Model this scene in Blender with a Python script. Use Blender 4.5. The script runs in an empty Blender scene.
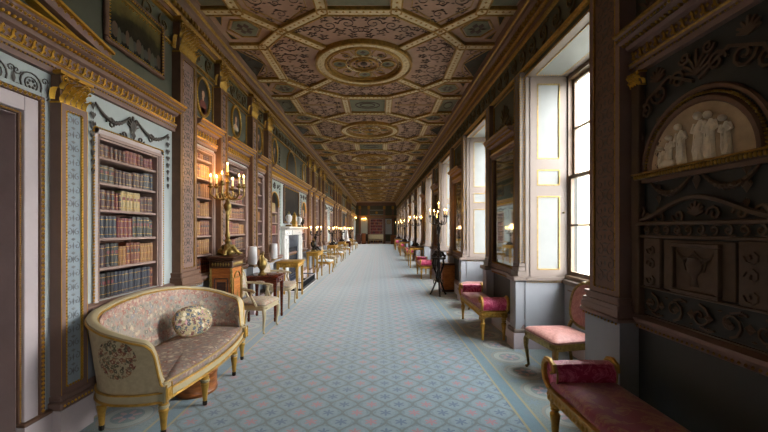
import bpy, math, random
from math import sin, cos, pi, atan2, sqrt
from mathutils import Vector, Matrix
RND = random.Random(11)
SC = bpy.context.scene
COL = SC.collection
XL, XR, ZC = -2.38, 1.89, 4.32          # left wall, right wall, ceiling
XC = (XL + XR) / 2
Y0, Y1 = -4.4, 38.0                      # near and far end walls

# ------------------------------------------------------------------ mesh builder
class MB:
    def __init__(s, M=None):
        s.v = []; s.f = []; s.mi = []; s.cur = 0; s.M = M
    def add(s, vs, fs):
        b = len(s.v)
        if s.M is not None:
            M = s.M
            s.v.extend([tuple(M @ Vector(p)) for p in vs])
        else:
            s.v.extend([tuple(p) for p in vs])
        for f in fs:
            s.f.append(tuple(i + b for i in f)); s.mi.append(s.cur)
        return s
    def mat(s, i):
        s.cur = i; return s
    def box(s, x0, y0, z0, x1, y1, z1, b=0.0):
        if x0 > x1: x0, x1 = x1, x0
        if y0 > y1: y0, y1 = y1, y0
        if z0 > z1: z0, z1 = z1, z0
        if b <= 0:
            vs = [(x0,y0,z0),(x1,y0,z0),(x1,y1,z0),(x0,y1,z0),(x0,y0,z1),(x1,y0,z1),(x1,y1,z1),(x0,y1,z1)]
            return s.add(vs, [(3,2,1,0),(4,5,6,7),(0,1,5,4),(1,2,6,5),(2,3,7,6),(3,0,4,7)])
        b = min(b, (x1-x0)*.49, (y1-y0)*.49, (z1-z0)*.49)
        def ring(z, i):
            return [(x0+i+b,y0+i,z),(x1-i-b,y0+i,z),(x1-i,y0+i+b,z),(x1-i,y1-i-b,z),(x1-i-b,y1-i,z),(x0+i+b,y1-i,z),(x0+i,y1-i-b,z),(x0+i,y0+i+b,z)]
        vs = []
        for z, i in ((z0,b),(z0+b,0),(z1-b,0),(z1,b)): vs += ring(z, i*.98)
        fs = [tuple(range(7,-1,-1)), tuple(range(24,32))]
        for r in range(3):
            for k in range(8):
                fs.append((r*8+k, r*8+(k+1)%8, (r+1)*8+(k+1)%8, (r+1)*8+k))
        return s.add(vs, fs)
    def prism(s, poly, axis, a0, a1):
        """poly of 2D points; axis 'y': (x,z) extruded along y; 'x': (y,z); 'z': (x,y)"""
        def P(p, a):
            return (p[0],a,p[1]) if axis == 'y' else ((a,p[0],p[1]) if axis == 'x' else (p[0],p[1],a))
        n = len(poly)
        vs = [P(p,a0) for p in poly] + [P(p,a1) for p in poly]
        fs = [tuple(range(n-1,-1,-1)), tuple(range(n,2*n))]
        for i in range(n): fs.append((i,(i+1)%n,(i+1)%n+n,i+n))
        return s.add(vs, fs)
    def lathe(s, prof, c=(0,0,0), n=12, sx=1, sy=1, a0=0, a1=2*pi, cap=True):
        full = abs(a1-a0-2*pi) < 1e-6
        m = n if full else n+1
        vs = []
        for r, z in prof:
            for k in range(m):
                a = a0+(a1-a0)*k/n
                vs.append((c[0]+r*cos(a)*sx, c[1]+r*sin(a)*sy, c[2]+z))
        fs = []
        for i in range(len(prof)-1):
            for k in range(n):
                k2 = (k+1) % m if full else k+1
                fs.append((i*m+k, i*m+k2, (i+1)*m+k2, (i+1)*m+k))
        if full and cap:
            if prof[0][0] > 1e-5: fs.append(tuple(range(m-1,-1,-1)))
            if prof[-1][0] > 1e-5: fs.append(tuple((len(prof)-1)*m+k for k in range(m)))
        return s.add(vs, fs)
    def tube(s, pts, r, n=6, up=(0,0,1), flat=1.0, caps=True, closed=False):
        pts = [Vector(p) for p in pts]; m = len(pts)
        rs = r if isinstance(r, (list,tuple)) else [r]*m
        vs = []; prev = Vector(up)
        for i, p in enumerate(pts):
            if closed: t = pts[(i+1)%m]-pts[i-1]
            else: t = pts[min(i+1,m-1)]-pts[max(i-1,0)]
            if t.length < 1e-9: t = Vector((0,0,1))
            t.normalize()
            u = prev - t*prev.dot(t)
            if u.length < 1e-4:
                u = t.orthogonal()
            u.normalize(); w = t.cross(u)
            prev = u
            for k in range(n):
                a = 2*pi*(k+.5)/n
                vs.append(p + u*(rs[i]*cos(a)*flat) + w*(rs[i]*sin(a)))
        fs = []
        for i in range(m if closed else m-1):
            j = (i+1) % m
            for k in range(n):
                fs.append((i*n+k, i*n+(k+1)%n, j*n+(k+1)%n, j*n+k))
        if caps and not closed:
            fs.append(tuple(range(n-1,-1,-1))); fs.append(tuple((m-1)*n+k for k in range(n)))
        return s.add(vs, fs)
    def ell(s, c, rx, ry, rz, nu=10, nv=6, p=1.0):
        vs = []; fs = []
        def sg(x): return math.copysign(abs(x)**p, x)
        for j in range(1, nv):
            b = -pi/2+pi*j/nv
            for i in range(nu):
                a = 2*pi*i/nu
                vs.append((c[0]+rx*sg(cos(b))*sg(cos(a)), c[1]+ry*sg(cos(b))*sg(sin(a)), c[2]+rz*sg(sin(b))))
        lo = len(vs); vs.append((c[0],c[1],c[2]-rz)); vs.append((c[0],c[1],c[2]+rz))
        for j in range(nv-2):
            for i in range(nu):
                fs.append((j*nu+i, j*nu+(i+1)%nu, (j+1)*nu+(i+1)%nu, (j+1)*nu+i))
        for i in range(nu):
            fs.append((lo, (i+1)%nu, i)); fs.append((lo+1, (nv-2)*nu+i, (nv-2)*nu+(i+1)%nu))
        return s.add(vs, fs)
    def octa(s, c, rx, ry, rz):
        x,y,z = c
        return s.add([(x+rx,y,z),(x-rx,y,z),(x,y+ry,z),(x,y-ry,z),(x,y,z+rz),(x,y,z-rz)],
                     [(0,2,4),(2,1,4),(1,3,4),(3,0,4),(2,0,5),(1,2,5),(3,1,5),(0,3,5)])
    def beads(s, p0, p1, r, step):
        p0 = Vector(p0); p1 = Vector(p1); L = (p1-p0).length; n = max(1, int(L/step))
        for i in range(n):
            q = p0+(p1-p0)*((i+.5)/n); s.octa(q, r, r, r)
        return s
    def grid(s, pts, closed_u=False):
        """pts[i][j] surface"""
        n = len(pts); m = len(pts[0]); vs = [q for row in pts for q in row]; fs = []
        for i in range(n if closed_u else n-1):
            for j in range(m-1):
                i2 = (i+1) % n
                fs.append((i*m+j, i*m+j+1, i2*m+j+1, i2*m+j))
        return s.add(vs, fs)
    def build(s, name, mats, parent=None, loc=(0,0,0), rot=(0,0,0), ang=0.7):
        me = bpy.data.meshes.new(name)
        me.from_pydata(s.v, [], s.f)
        if not isinstance(mats, (list,tuple)): mats = [mats]
        for m in mats: me.materials.append(m)
        if len(mats) > 1: me.polygons.foreach_set('material_index', s.mi)
        me.polygons.foreach_set('use_smooth', [True]*len(s.f))
        me.update()
        me.set_sharp_from_angle(angle=ang)
        o = bpy.data.objects.new(name, me); COL.objects.link(o)
        o.location = loc; o.rotation_euler = rot
        if parent is not None: o.parent = parent
        return o

def tag(o, label, cat, group=None, kind=None):
    o['label'] = label; o['category'] = cat
    if group: o['group'] = group
    if kind: o['kind'] = kind
    return o
def thing(name, label, cat, loc=(0,0,0), rz=0, group=None):
    o = bpy.data.objects.new(name, None); COL.objects.link(o)
    o.empty_display_size = .1
    o.location = loc; o.rotation_euler = (0,0,rz)
    return tag(o, label, cat, group)
def struct(o):
    o['kind'] = 'structure'; return o
def dup(root, loc=None, rz=None, label=None, group=None):
    def cp(o, par):
        c = o.copy(); COL.objects.link(c)
        if par is not None: c.parent = par
        for ch in list(o.children): cp(ch, c)
        return c
    r = cp(root, None)
    if loc is not None: r.location = loc
    if rz is not None: r.rotation_euler = (0,0,rz)
    if label: r['label'] = label
    if group: r['group'] = group
    return r
def child_copy(o, parent, loc, rot=(0,0,0)):
    c = o.copy(); COL.objects.link(c); c.parent = parent; c.location = loc; c.rotation_euler = rot
    return c
ORD = ['first','second','third','fourth','fifth','sixth','seventh','eighth','ninth','tenth','eleventh','twelfth','thirteenth','fourteenth','fifteenth','sixteenth','seventeenth','eighteenth','nineteenth','twentieth']

LW = Matrix.Translation((XL,0,0))
RW = Matrix(((-1,0,0,XR),(0,1,0,0),(0,0,1,0),(0,0,0,1)))

def spiral(cx, cy, r, turns=1.5, d=1, a0=0, n=14):
    out = []
    for i in range(n+1):
        t = i/n; a = a0 + d*turns*2*pi*t; rr = r*(1-t*.88)
        out.append((cx+rr*cos(a), cy+rr*sin(a)))
    return out

# ------------------------------------------------------------------ materials
def L(h, k=1.0):
    h = h.lstrip('#'); c = [int(h[i:i+2],16)/255 for i in (0,2,4)]
    return tuple(min(1,k*(x/12.92 if x <= .04045 else ((x+.055)/1.055)**2.4)) for x in c)+(1,)
class X:
    def __init__(s, nt, sock): s.nt = nt; s.s = sock
    def op(s, o, *a):
        n = s.nt.nodes.new('ShaderNodeMath'); n.operation = o
        for i, q in enumerate((s,)+a):
            if isinstance(q, X): s.nt.links.new(q.s, n.inputs[i])
            else: n.inputs[i].default_value = q
        return X(s.nt, n.outputs[0])
    def __add__(s,o): return s.op('ADD',o)
    def __sub__(s,o): return s.op('SUBTRACT',o)
    def __mul__(s,o): return s.op('MULTIPLY',o)
    def __truediv__(s,o): return s.op('DIVIDE',o)
    def mod(s,o): return s.op('FLOORED_MODULO',o)
    def abs(s): return s.op('ABSOLUTE')
    def cos(s): return s.op('COSINE')
    def lt(s,o): return s.op('LESS_THAN',o)
    def gt(s,o): return s.op('GREATER_THAN',o)
    def min(s,o): return s.op('MINIMUM',o)
    def max(s,o): return s.op('MAXIMUM',o)
    def floor(s): return s.op('FLOOR')
    def sqrt(s): return s.op('SQRT')
    def at2(s,o): return s.op('ARCTAN2',o)
def newmat(name):
    m = bpy.data.materials.new(name); m.use_nodes = True
    nt = m.node_tree; b = nt.nodes['Principled BSDF']
    return m, nt, b
def coords(nt, kind='Object', scale=(1,1,1)):
    tc = nt.nodes.new('ShaderNodeTexCoord'); mp = nt.nodes.new('ShaderNodeMapping')
    nt.links.new(tc.outputs[kind], mp.inputs[0]); mp.inputs['Scale'].default_value = scale
    return mp.outputs[0]
def mixc(nt, fac, a, b):
    n = nt.nodes.new('ShaderNodeMix'); n.data_type = 'RGBA'
    for sock, q in ((n.inputs[0],fac),(n.inputs[6],a),(n.inputs[7],b)):
        if isinstance(q, X): nt.links.new(q.s, sock)
        elif hasattr(q, 'is_output'): nt.links.new(q, sock)
        else: sock.default_value = q
    return n.outputs[2]
def noise(nt, co, scale, detail=3, rough=.6):
    n = nt.nodes.new('ShaderNodeTexNoise'); nt.links.new(co, n.inputs['Vector'])
    n.inputs['Scale'].default_value = scale; n.inputs['Detail'].default_value = detail; n.inputs['Roughness'].default_value = rough
    return n.outputs['Fac']
def ramp(nt, fac, stops):
    n = nt.nodes.new('ShaderNodeValToRGB'); nt.links.new(fac, n.inputs[0])
    cr = n.color_ramp
    while len(cr.elements) < len(stops): cr.elements.new(.5)
    for e, (p, c) in zip(cr.elements, stops): e.position = p; e.color = c
    return n.outputs[0]
def bump(nt, b, h, strength=.3, dist=.004):
    n = nt.nodes.new('ShaderNodeBump'); n.inputs['Strength'].default_value = strength; n.inputs['Distance'].default_value = dist
    nt.links.new(h, n.inputs['Height']); nt.links.new(n.outputs[0], b.inputs['Normal'])
def plain(name, c, rough=.6, metal=0.0, var=.12, scale=6, bmp=.15, c2=None):
    m, nt, b = newmat(name)
    co = coords(nt); f = noise(nt, co, scale, 4)
    c = L(c) if isinstance(c, str) else c
    d = L(c2) if c2 else tuple(x*(1-var*1.6) for x in c[:3])+(1,)
    e = tuple(min(1,x*(1+var)) for x in c[:3])+(1,)
    out = ramp(nt, f, [(.3,d),(.68,e)])
    nt.links.new(out, b.inputs['Base Color'])
    b.inputs['Roughness'].default_value = rough; b.inputs['Metallic'].default_value = metal
    if bmp: bump(nt, b, noise(nt, co, scale*8, 2), bmp, .003)
    return m
def wood(name, c1, c2, rough=.35, scale=(3,3,18)):
    m, nt, b = newmat(name)
    co = coords(nt, 'Object', scale)
    w = nt.nodes.new('ShaderNodeTexNoise'); nt.links.new(co, w.inputs['Vector']); w.inputs['Scale'].default_value = 2.2
    w.inputs['Detail'].default_value = 5; w.inputs['Distortion'].default_value = 1.2
    nt.links.new(ramp(nt, w.outputs['Fac'], [(.3,L(c1)),(.7,L(c2))]), b.inputs['Base Color'])
    b.inputs['Roughness'].default_value = rough
    return m
def tapestry(name, base, pal, scale=14, dens=.42, rough=.85, mask=None, BL=.62):
    m, nt, b = newmat(name); co = coords(nt)
    ns = nt.nodes.new('ShaderNodeTexNoise'); nt.links.new(co, ns.inputs['Vector']); ns.inputs['Scale'].default_value = scale*1.6
    mx = nt.nodes.new('ShaderNodeMix'); mx.data_type = 'VECTOR'; mx.inputs[0].default_value = min(.1, 1.0/scale)
    nt.links.new(co, mx.inputs[4]); nt.links.new(ns.outputs['Color'], mx.inputs[5])
    v = nt.nodes.new('ShaderNodeTexVoronoi'); v.inputs['Scale'].default_value = scale; nt.links.new(mx.outputs[1], v.inputs['Vector'])
    sep = nt.nodes.new('ShaderNodeSeparateColor'); nt.links.new(v.outputs['Color'], sep.inputs[0])
    n = len(pal); stops = [((i+.02)/n, L(p)) for i, p in enumerate(pal)]
    rc = nt.nodes.new('ShaderNodeValToRGB'); rc.color_ramp.interpolation = 'CONSTANT'
    while len(rc.color_ramp.elements) < n: rc.color_ramp.elements.new(.5)
    for e, (p, c) in zip(rc.color_ramp.elements, stops): e.position = p; e.color = c
    nt.links.new(sep.outputs[0], rc.inputs[0])
    f = X(nt, v.outputs['Distance']).lt(dens)
    if mask:
        tc = nt.nodes.new('ShaderNodeTexCoord'); vm = nt.nodes.new('ShaderNodeVectorMath'); vm.operation = 'DISTANCE'
        nt.links.new(tc.outputs['Object'], vm.inputs[0]); vm.inputs[1].default_value = mask[:3]
        f = f*X(nt, vm.outputs['Value']).lt(mask[3])
    v2 = nt.nodes.new('ShaderNodeTexVoronoi'); v2.inputs['Scale'].default_value = scale*2.3; nt.links.new(mx.outputs[1], v2.inputs['Vector'])
    g = X(nt, v2.outputs['Distance']).lt(.24)
    if mask: g = g*X(nt, vm.outputs['Value']).lt(mask[3]*1.15)
    bs = ramp(nt, noise(nt, co, 30, 2), [(.3,tuple(x*.82 for x in L(base)[:3])+(1,)),(.7,L(base))])
    c1 = mixc(nt, g*.5, bs, L('#6d7458'))
    v3 = nt.nodes.new('ShaderNodeTexVoronoi'); v3.inputs['Scale'].default_value = scale*1.7; nt.links.new(mx.outputs[1], v3.inputs['Vector'])
    sp3 = nt.nodes.new('ShaderNodeSeparateColor'); nt.links.new(v3.outputs['Color'], sp3.inputs[0])
    rc3 = nt.nodes.new('ShaderNodeValToRGB'); rc3.color_ramp.interpolation = 'CONSTANT'
    while len(rc3.color_ramp.elements) < n: rc3.color_ramp.elements.new(.5)
    for e, (p, c) in zip(rc3.color_ramp.elements, stops[::1]): e.position = p; e.color = c
    nt.links.new(sp3.outputs[1], rc3.inputs[0])
    f3 = X(nt, v3.outputs['Distance']).lt(dens*.9)
    if mask: f3 = f3*X(nt, vm.outputs['Value']).lt(mask[3])
    c1 = mixc(nt, f3*(BL*.8), c1, rc3.outputs[0])
    c2 = mixc(nt, f*BL, c1, rc.outputs[0])
    c2 = mixc(nt, f*X(nt, v.outputs['Distance']).lt(dens*.35)*.6, c2, L('#d9c9a8'))
    nt.links.new(c2, b.inputs['Base Color']); b.inputs['Roughness'].default_value = rough
    bump(nt, b, noise(nt, co, 160, 1), .25, .002)
    return m
def damask(name, c1, c2, scale=9, rough=.55):
    m, nt, b = newmat(name); co = coords(nt)
    n = nt.nodes.new('ShaderNodeTexNoise'); nt.links.new(co, n.inputs['Vector']); n.inputs['Scale'].default_value = scale
    n.inputs['Detail'].default_value = 3; n.inputs['Distortion'].default_value = 1.6
    nt.links.new(ramp(nt, n.outputs['Fac'], [(.46,L(c1)),(.52,L(c2)),(.56,L(c1)),(.62,L(c2))]), b.inputs['Base Color'])
    b.inputs['Roughness'].default_value = rough
    b.inputs['Sheen Weight'].default_value = .25
    bump(nt, b, noise(nt, co, 140, 1), .2, .002)
    return m
def emit(name, c, s):
    m, nt, b = newmat(name)
    b.inputs['Emission Color'].default_value = L(c); b.inputs['Emission Strength'].default_value = s
    b.inputs['Base Color'].default_value = L(c)
    return m

M = {}
M['duck'] = plain('duck_egg_plaster', '#a8afae', .75, 0, .06, 2.5)
M['green'] = plain('upper_wall_green', '#49493a', .75, 0, .08, 3)
M['rdado'] = plain('dado_grey_shaded', '#343737', .65, 0, .05, 2)  # darker copy of the dado, the right wall's shade put into the colour
M['niche'] = plain('niche_frame_paint', '#b8a9a6', .5, 0, .06, 5)
M['blueg'] = plain('blue_grey_panel', '#8c98a0', .7, 0, .06, 6)
M['stuccog'] = plain('grey_green_stucco', '#878f88', .75, 0, .07, 5)
M['cslab'] = plain('stained_marble', '#b39a78', .6, 0, .15, 9)
M['arab'] = plain('painted_arabesque', '#74777a', .7, 0, .1, 20)
M['dado'] = plain('dado_grey', '#8f9196', .65, 0, .05, 2)
M['lilac'] = plain('lilac_white_paint', '#b9acae', .55, 0, .05, 3)
M['mauve'] = plain('mauve_paint', '#7d6258', .6, 0, .08, 4)
M['brown'] = plain('brown_pilaster', '#6a4c3a', .6, 0, .12, 9)
M['gold'] = plain('gilding', '#d3a23c', .33, .7, .15, 30, .3)
M['gilt'] = plain('gilt_wood', '#b98f3e', .45, .45, .18, 20, .25)
M['dgold'] = plain('dark_gilding', '#a07a32', .42, .6, .2, 30, .3)
M['relief'] = plain('stucco_relief', '#4c453f', .7, 0, .15, 20)
M['reliefg'] = plain('stucco_relief_gilt', '#5f4f30', .55, .35, .2, 20)
M['rwall'] = plain('right_wall_plaster_shaded', '#30312e', .75, 0, .08, 3)  # plaster darkened, shade of the window wall is in the paint
M['rstucco'] = plain('right_wall_stucco_shaded', '#544030', .65, .1, .12, 15)  # brown stucco, also darkened in place of the wall's shade
M['shut'] = plain('shutter_stile', '#6c5f57', .5, 0, .05, 4)
M['shutp'] = plain('shutter_panel', '#727473', .5, 0, .04, 4)
M['sash'] = plain('sash_dark', '#6b5640', .45, 0, .1, 8)
M['marble'] = plain('white_marble', '#d6d4d2', .3, 0, .06, 5, 0)
M['cmarble'] = plain('carved_marble', '#ecdfc6', .55, 0, .15, 14)
M['cream'] = plain('cream_paint', '#ab9d7c', .5, 0, .06, 8)
M['black'] = plain('black_bronze', '#231d18', .35, .5, .2, 14)
M['bronze'] = plain('old_gilt_bronze', '#8b7440', .36, .7, .25, 26, .3)
M['candle'] = plain('candle_wax', '#f1e4c0', .5, 0, .03, 5, 0)
M['flame'] = emit('candle_flame', '#ffb44a', 60)
M['walnut'] = wood('walnut', '#5d2f16', '#a5632c')
M['litwalnut'] = wood('lit_walnut', '#8f4c20', '#c67c3a')  # lighter walnut copy, light on the cabinet faces put into the colour
M['dwalnut'] = wood('dark_walnut', '#2c1710', '#54301d')
M['mahog'] = wood('mahogany', '#361410', '#6a2c1c', .25)
M['shelfw'] = plain('bookcase_pink_paint', '#9a8178', .55, 0, .07, 5)
M['caseback'] = plain('bookcase_back', '#6a4636', .7, 0, .1, 5)
M['iron'] = plain('black_iron', '#1c1d22', .4, .6, .1, 10)
M['soot'] = plain('firebox', '#25242a', .9, 0, .2, 8)
M['steel'] = plain('polished_steel', '#596374', .3, .8, .1, 10)
M['doorb'] = plain('door_brown', '#a08a88', .5, 0, .08, 4)
M['wax'] = plain('frosted_white', '#b9b9bc', .5, 0, .04, 6, 0)
M['stone'] = plain('outside_stone', '#cbb999', .9, 0, .1, 2)
M['lawn'] = plain('outside_lawn', '#83837a', .95, 0, .2, 1)
M['piped'] = plain('gold_braid', '#a88a52', .7, .1, .2, 40)
M['skin'] = plain('painted_skin', '#b98b6c', .6)
M['canvas'] = plain('dark_canvas', '#2b2a24', .5, 0, .3, 5)
M['pdress'] = plain('painted_dress_pale', '#9c8f7c', .6)
M['pred'] = plain('painted_coat_red', '#6b2d22', .6)
M['pbrown'] = plain('painted_coat_brown', '#4b3524', .6)
M['ceil'] = plain('ceiling_pink_brown', '#9f806c', .8, 0, .1, 4)
M['ceilg'] = plain('ceiling_green_field', '#6b6a55', .8, 0, .1, 6)
M['ceilb'] = plain('ceiling_bead_cream', '#c4b18a', .7, 0, .12, 20)
M['ceils'] = plain('ceiling_scroll_relief', '#4a382d', .7, 0, .15, 20)
M['ceilgold'] = plain('ceiling_gilding', '#9a7635', .5, .35, .2, 20)
M['cdark'] = plain('ceiling_dark_medallion', '#37352c', .8, 0, .15, 12)
M['tap'] = tapestry('settee_tapestry', '#a4978b', ['#9c4a3f','#b98274','#7c8591','#cdbb9e','#a5685c','#5e6a62'], 21, .44, .85, None, .55)
M['tapseat'] = tapestry('settee_seat_tapestry', '#8d7b70', ['#8d4e43','#a9837a','#6c6c70','#c0b09a','#7d584c'], 19, .46, .85, None, .5)
M['tapend'] = tapestry('settee_end_tapestry', '#b8a888', ['#6e2c22','#39332a','#8a5a3a','#4b4a34'], 32, .5, .85, (.33,-.05,.60,.15), .8)
M['tapcush'] = tapestry('cushion_tapestry', '#b3a17b', ['#3b5673','#6a3a3a','#52695d','#c9909a','#e0d3b3','#2f3f58'], 24, .46, .85, None, .85)
M['tapchair'] = tapestry('chair_tapestry', '#b5a794', ['#a66a5c','#7d8390','#c9a48e','#8d8a70'], 18, .36)
M['tapband'] = tapestry('settee_border', '#b5968a', ['#a3675c','#8f8a86','#c9b49a','#9c5a50'], 30, .5, .85, None, .6)
M['pink'] = damask('salmon_damask', '#93564c', '#ad7468', 14)
M['crim'] = damask('crimson_damask', '#ad1850', '#d8688a', 10)
M['crimgold'] = damask('crimson_gold_damask', '#8e1440', '#a8664f', 9)
M['paleblue'] = damask('pale_blue_damask', '#bac7d0', '#dde2e4', 12)

# looking glass and window glass
m, nt, b = newmat('mirror_glass'); M['mirror'] = m
b.inputs['Metallic'].default_value = 1; b.inputs['Base Color'].default_value = (.42,.46,.46,1); b.inputs['Roughness'].default_value = .04
m = bpy.data.materials.new('window_glass'); m.use_nodes = True; nt = m.node_tree; nt.nodes.clear()
o = nt.nodes.new('ShaderNodeOutputMaterial'); t = nt.nodes.new('ShaderNodeBsdfTransparent'); g = nt.nodes.new('ShaderNodeBsdfGlossy'); x = nt.nodes.new('ShaderNodeMixShader')
t.inputs[0].default_value = (.96,.97,.97,1); g.inputs['Roughness'].default_value = .02; x.inputs[0].default_value = .06
nt.links.new(t.outputs[0], x.inputs[1]); nt.links.new(g.outputs[0], x.inputs[2]); nt.links.new(x.outputs[0], o.inputs[0]); M['glass'] = m

# carpet: ogee lattice with alternating pink and blue sprigs, banded border with medallions
m, nt, b = newmat('carpet'); M['carpet'] = m
tc = nt.nodes.new('ShaderNodeTexCoord'); sp = nt.nodes.new('ShaderNodeSeparateXYZ'); nt.links.new(tc.outputs['Object'], sp.inputs[0])
px, py = X(nt, sp.outputs[0]), X(nt, sp.outputs[1])
W_, H_ = .24, .29
u = px/(W_/2); t = (py*(2*pi/H_)).cos()*.5
la = ((u-t+1).mod(2)-1).abs(); lb = ((u+t).mod(2)-1).abs()
line = la.min(lb).lt(.10)
def sprig(ux, vy, r0):                     # ux, vy: distance from sprig centre in metres
    rr = (ux*ux+vy*vy).sqrt(); th = ux.at2(vy)
    return rr.lt((th*6).cos()*(r0*.35)+r0*.68), rr
# cells at u=1.5 (mod 2) for y=0 and u=.5 (mod 2) for y=H/2
ua = ((u-.5).mod(2)-1)*(W_/2); va = ((py/H_+.5).mod(1)-.5)*H_
ub = ((u+.5).mod(2)-1)*(W_/2); vb = ((py/H_).mod(1)-.5)*H_
fa, ra = sprig(ua, va, .052); fb, rb = sprig(ub, vb, .052)
pa = ((u-.5)/2).floor().mod(2); pb = ((u+.5)/2).floor().mod(2)
f_all = fa.max(fb); pinkm = (fa*pa).max(fb*pb)
co = tc.outputs['Object']
base = ramp(nt, noise(nt, co, 28, 5, .75), [(.25,L('#465d68')),(.75,L('#72868d'))])
halo = ra.lt(.08).max(rb.lt(.08))
c = mixc(nt, halo*.35, base, L('#7d8f98'))
c = mixc(nt, line*.65, c, L('#4f544d'))
c = mixc(nt, f_all*.85, c, L('#3e5670'))
c = mixc(nt, pinkm*.9, c, L('#96696f'))
rel = (px-XC).abs()
bz = ((py/.46).mod(1)-.5)*.46; bx = rel-1.82
br = (bx*bx+bz*bz).sqrt()
bb = ramp(nt, noise(nt, co, 60, 3), [(.3,L('#4e6266')),(.7,L('#71807e'))])
bb = mixc(nt, (br-.2).abs().lt(.012)*.8, bb, L('#7c7468')); bb = mixc(nt, (br-.15).abs().lt(.03)*.6, bb, L('#9b9c90'))
bfl, _ = sprig(bx, bz, .1)
bb = mixc(nt, bfl*.85, bb, L('#9f7c7d')); bb = mixc(nt, br.lt(.035), bb, L('#4d6378'))
bz2 = ((py/.46+.5).mod(1)-.5)*.46
bf2, _ = sprig(bx.abs()-.2, bz2, .06); bb = mixc(nt, bf2*.8, bb, L('#5d7382'))
c = mixc(nt, rel.gt(1.54), c, bb)
band = rel.gt(1.41)*rel.lt(1.53); c = mixc(nt, band*.9, c, L('#4e6d7a'))
gl = ((rel-1.40).abs().lt(.011)).max((rel-1.535).abs().lt(.011)).max((rel-2.08).abs().lt(.012)); c = mixc(nt, gl*.9, c, L('#8c8058'))
nt.links.new(c, b.inputs['Base Color']); b.inputs['Roughness'].default_value = .95; b.inputs['Sheen Weight'].default_value = .5; b.inputs['Sheen Roughness'].default_value = .45
bump(nt, b, noise(nt, co, 300, 2), .3, .003)

LEATHER = [('crimson','#641318'),('dark red','#420e12'),('brown','#4c2616'),('tan','#8a5c2c'),('cream','#9c8558'),('dark green','#20281d'),('navy','#1a2032'),('black','#191514'),('chestnut','#6b3017'),('maroon','#33131a')]
MLE = [plain('leather_'+n.replace(' ','_'), c, .45, 0, .15, 40) for n, c in LEATHER]
M['paper'] = plain('page_edges', '#cdbb94', .8)
SKY, LAMP, EXPO = 7, 0.24, 2.1
# ------------------------------------------------------------------ the room
def mir(a): return 34.5 - a               # mirror about the middle of the long left wall (Y = 17.25)
fl = MB().box(XL-.5, Y0-.2, -.12, XR+.8, Y1+.2, 0).build('floor', M['carpet']); struct(fl)

# left wall: bay plan along Y
PIL1 = [(4.18,4.56),(5.25,5.5),(6.57,6.86),(7.5,7.78)]
PIL1 += [(19.76-b, 19.76-a) for a, b in PIL1]
PIL = sorted(PIL1 + [(mir(b), mir(a)) for a, b in PIL1])
BK1 = [(4.58,5.23),(5.52,6.55),(6.88,7.48)]
BK1 += [(19.76-b, 19.76-a) for a, b in BK1[::-1]]
BKS = sorted(BK1 + [(mir(b), mir(a)) for a, b in BK1])
NICHES = [(3.07,3.93),(15.83,16.69),(17.81,18.67),(30.57,31.43)]
ARCH1 = [8.27, 11.49]; ARCHES = sorted(ARCH1 + [mir(a) for a in ARCH1])
DOORS = [(1.37,2.385),(32.115,33.13)]
op = [(a,b,0,2.3) for a,b in DOORS] + [(a,b,.93,2.62) for a,b in BKS] + [(a,b,.93,2.34) for a,b in NICHES] + [(c-.36,c+.36,.93,2.41) for c in ARCHES]
op.sort()
def slab(mb, openings, u0, u1, wb, mats=(0,1,2), splits=(0,.9,2.92,ZC)):
    def seg(a, b, v0, v1):
        for i in range(3):
            z0, z1 = max(v0,splits[i]), min(v1,splits[i+1])
            if z1-z0 > 1e-4: mb.mat(mats[i]).box(wb, a, z0, 0, b, z1)
    c = u0
    for a, b, v0, v1 in openings:
        if a > c: seg(c, a, 0, ZC)
        if v0 > 0: seg(a, b, 0, v0)
        seg(a, b, v1, ZC)
        c = b
    seg(c, u1, 0, ZC)
mb = MB(LW); slab(mb, op, Y0-.2, Y1+.2, -.5)
wl = struct(mb.build('wall_left', [M['dado'], M['duck'], M['green']]))

# right wall with eleven window recesses, plus one added behind the camera for light
HW = .81; WIN = [3.87+3.1*k for k in range(11)]; WALL_WIN = [-2.33]+WIN
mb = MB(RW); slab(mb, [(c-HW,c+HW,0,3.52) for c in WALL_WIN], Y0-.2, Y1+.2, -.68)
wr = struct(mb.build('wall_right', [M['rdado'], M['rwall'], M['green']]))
mb = MB(); mb.box(XL-.5, Y1, 0, XR+.7, Y1+.3, ZC)
we = struct(mb.build('wall_far', M['green']))
mb = MB(); mb.box(XL-.5, Y0-.3, 0, XR+.7, Y0, ZC)
wn = struct(mb.build('wall_near', M['mauve']))
ce = struct(MB().box(XL-.5, Y0-.3, ZC, XR+.7, Y1+.3, ZC+.25).build('ceiling', M['ceil']))

# skirting boards
def skirt(M_, segs, name):
    mb = MB(M_)
    for a, b in segs:
        mb.prism([(0,0),(.045,0),(.045,.2),(.03,.23),(0,.23)], 'y', a, b)
        mb.mat(1).prism([(0,.23),(.05,.23),(.055,.26),(.03,.30),(0,.31)], 'y', a, b); mb.mat(0)
    return struct(mb.build(name, [M['lilac'], M['mauve']]))
segs = []; c = Y0
for a, b in DOORS: segs.append((c, a-.24)); c = b+.24
segs.append((c, Y1)); skirt(LW, segs, 'baseboard_left')
segs = []; c = Y0
for w_ in WALL_WIN: segs.append((c, w_-HW)); c = w_+HW
segs.append((c, Y1)); skirt(RW, segs, 'baseboard_right')

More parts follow.
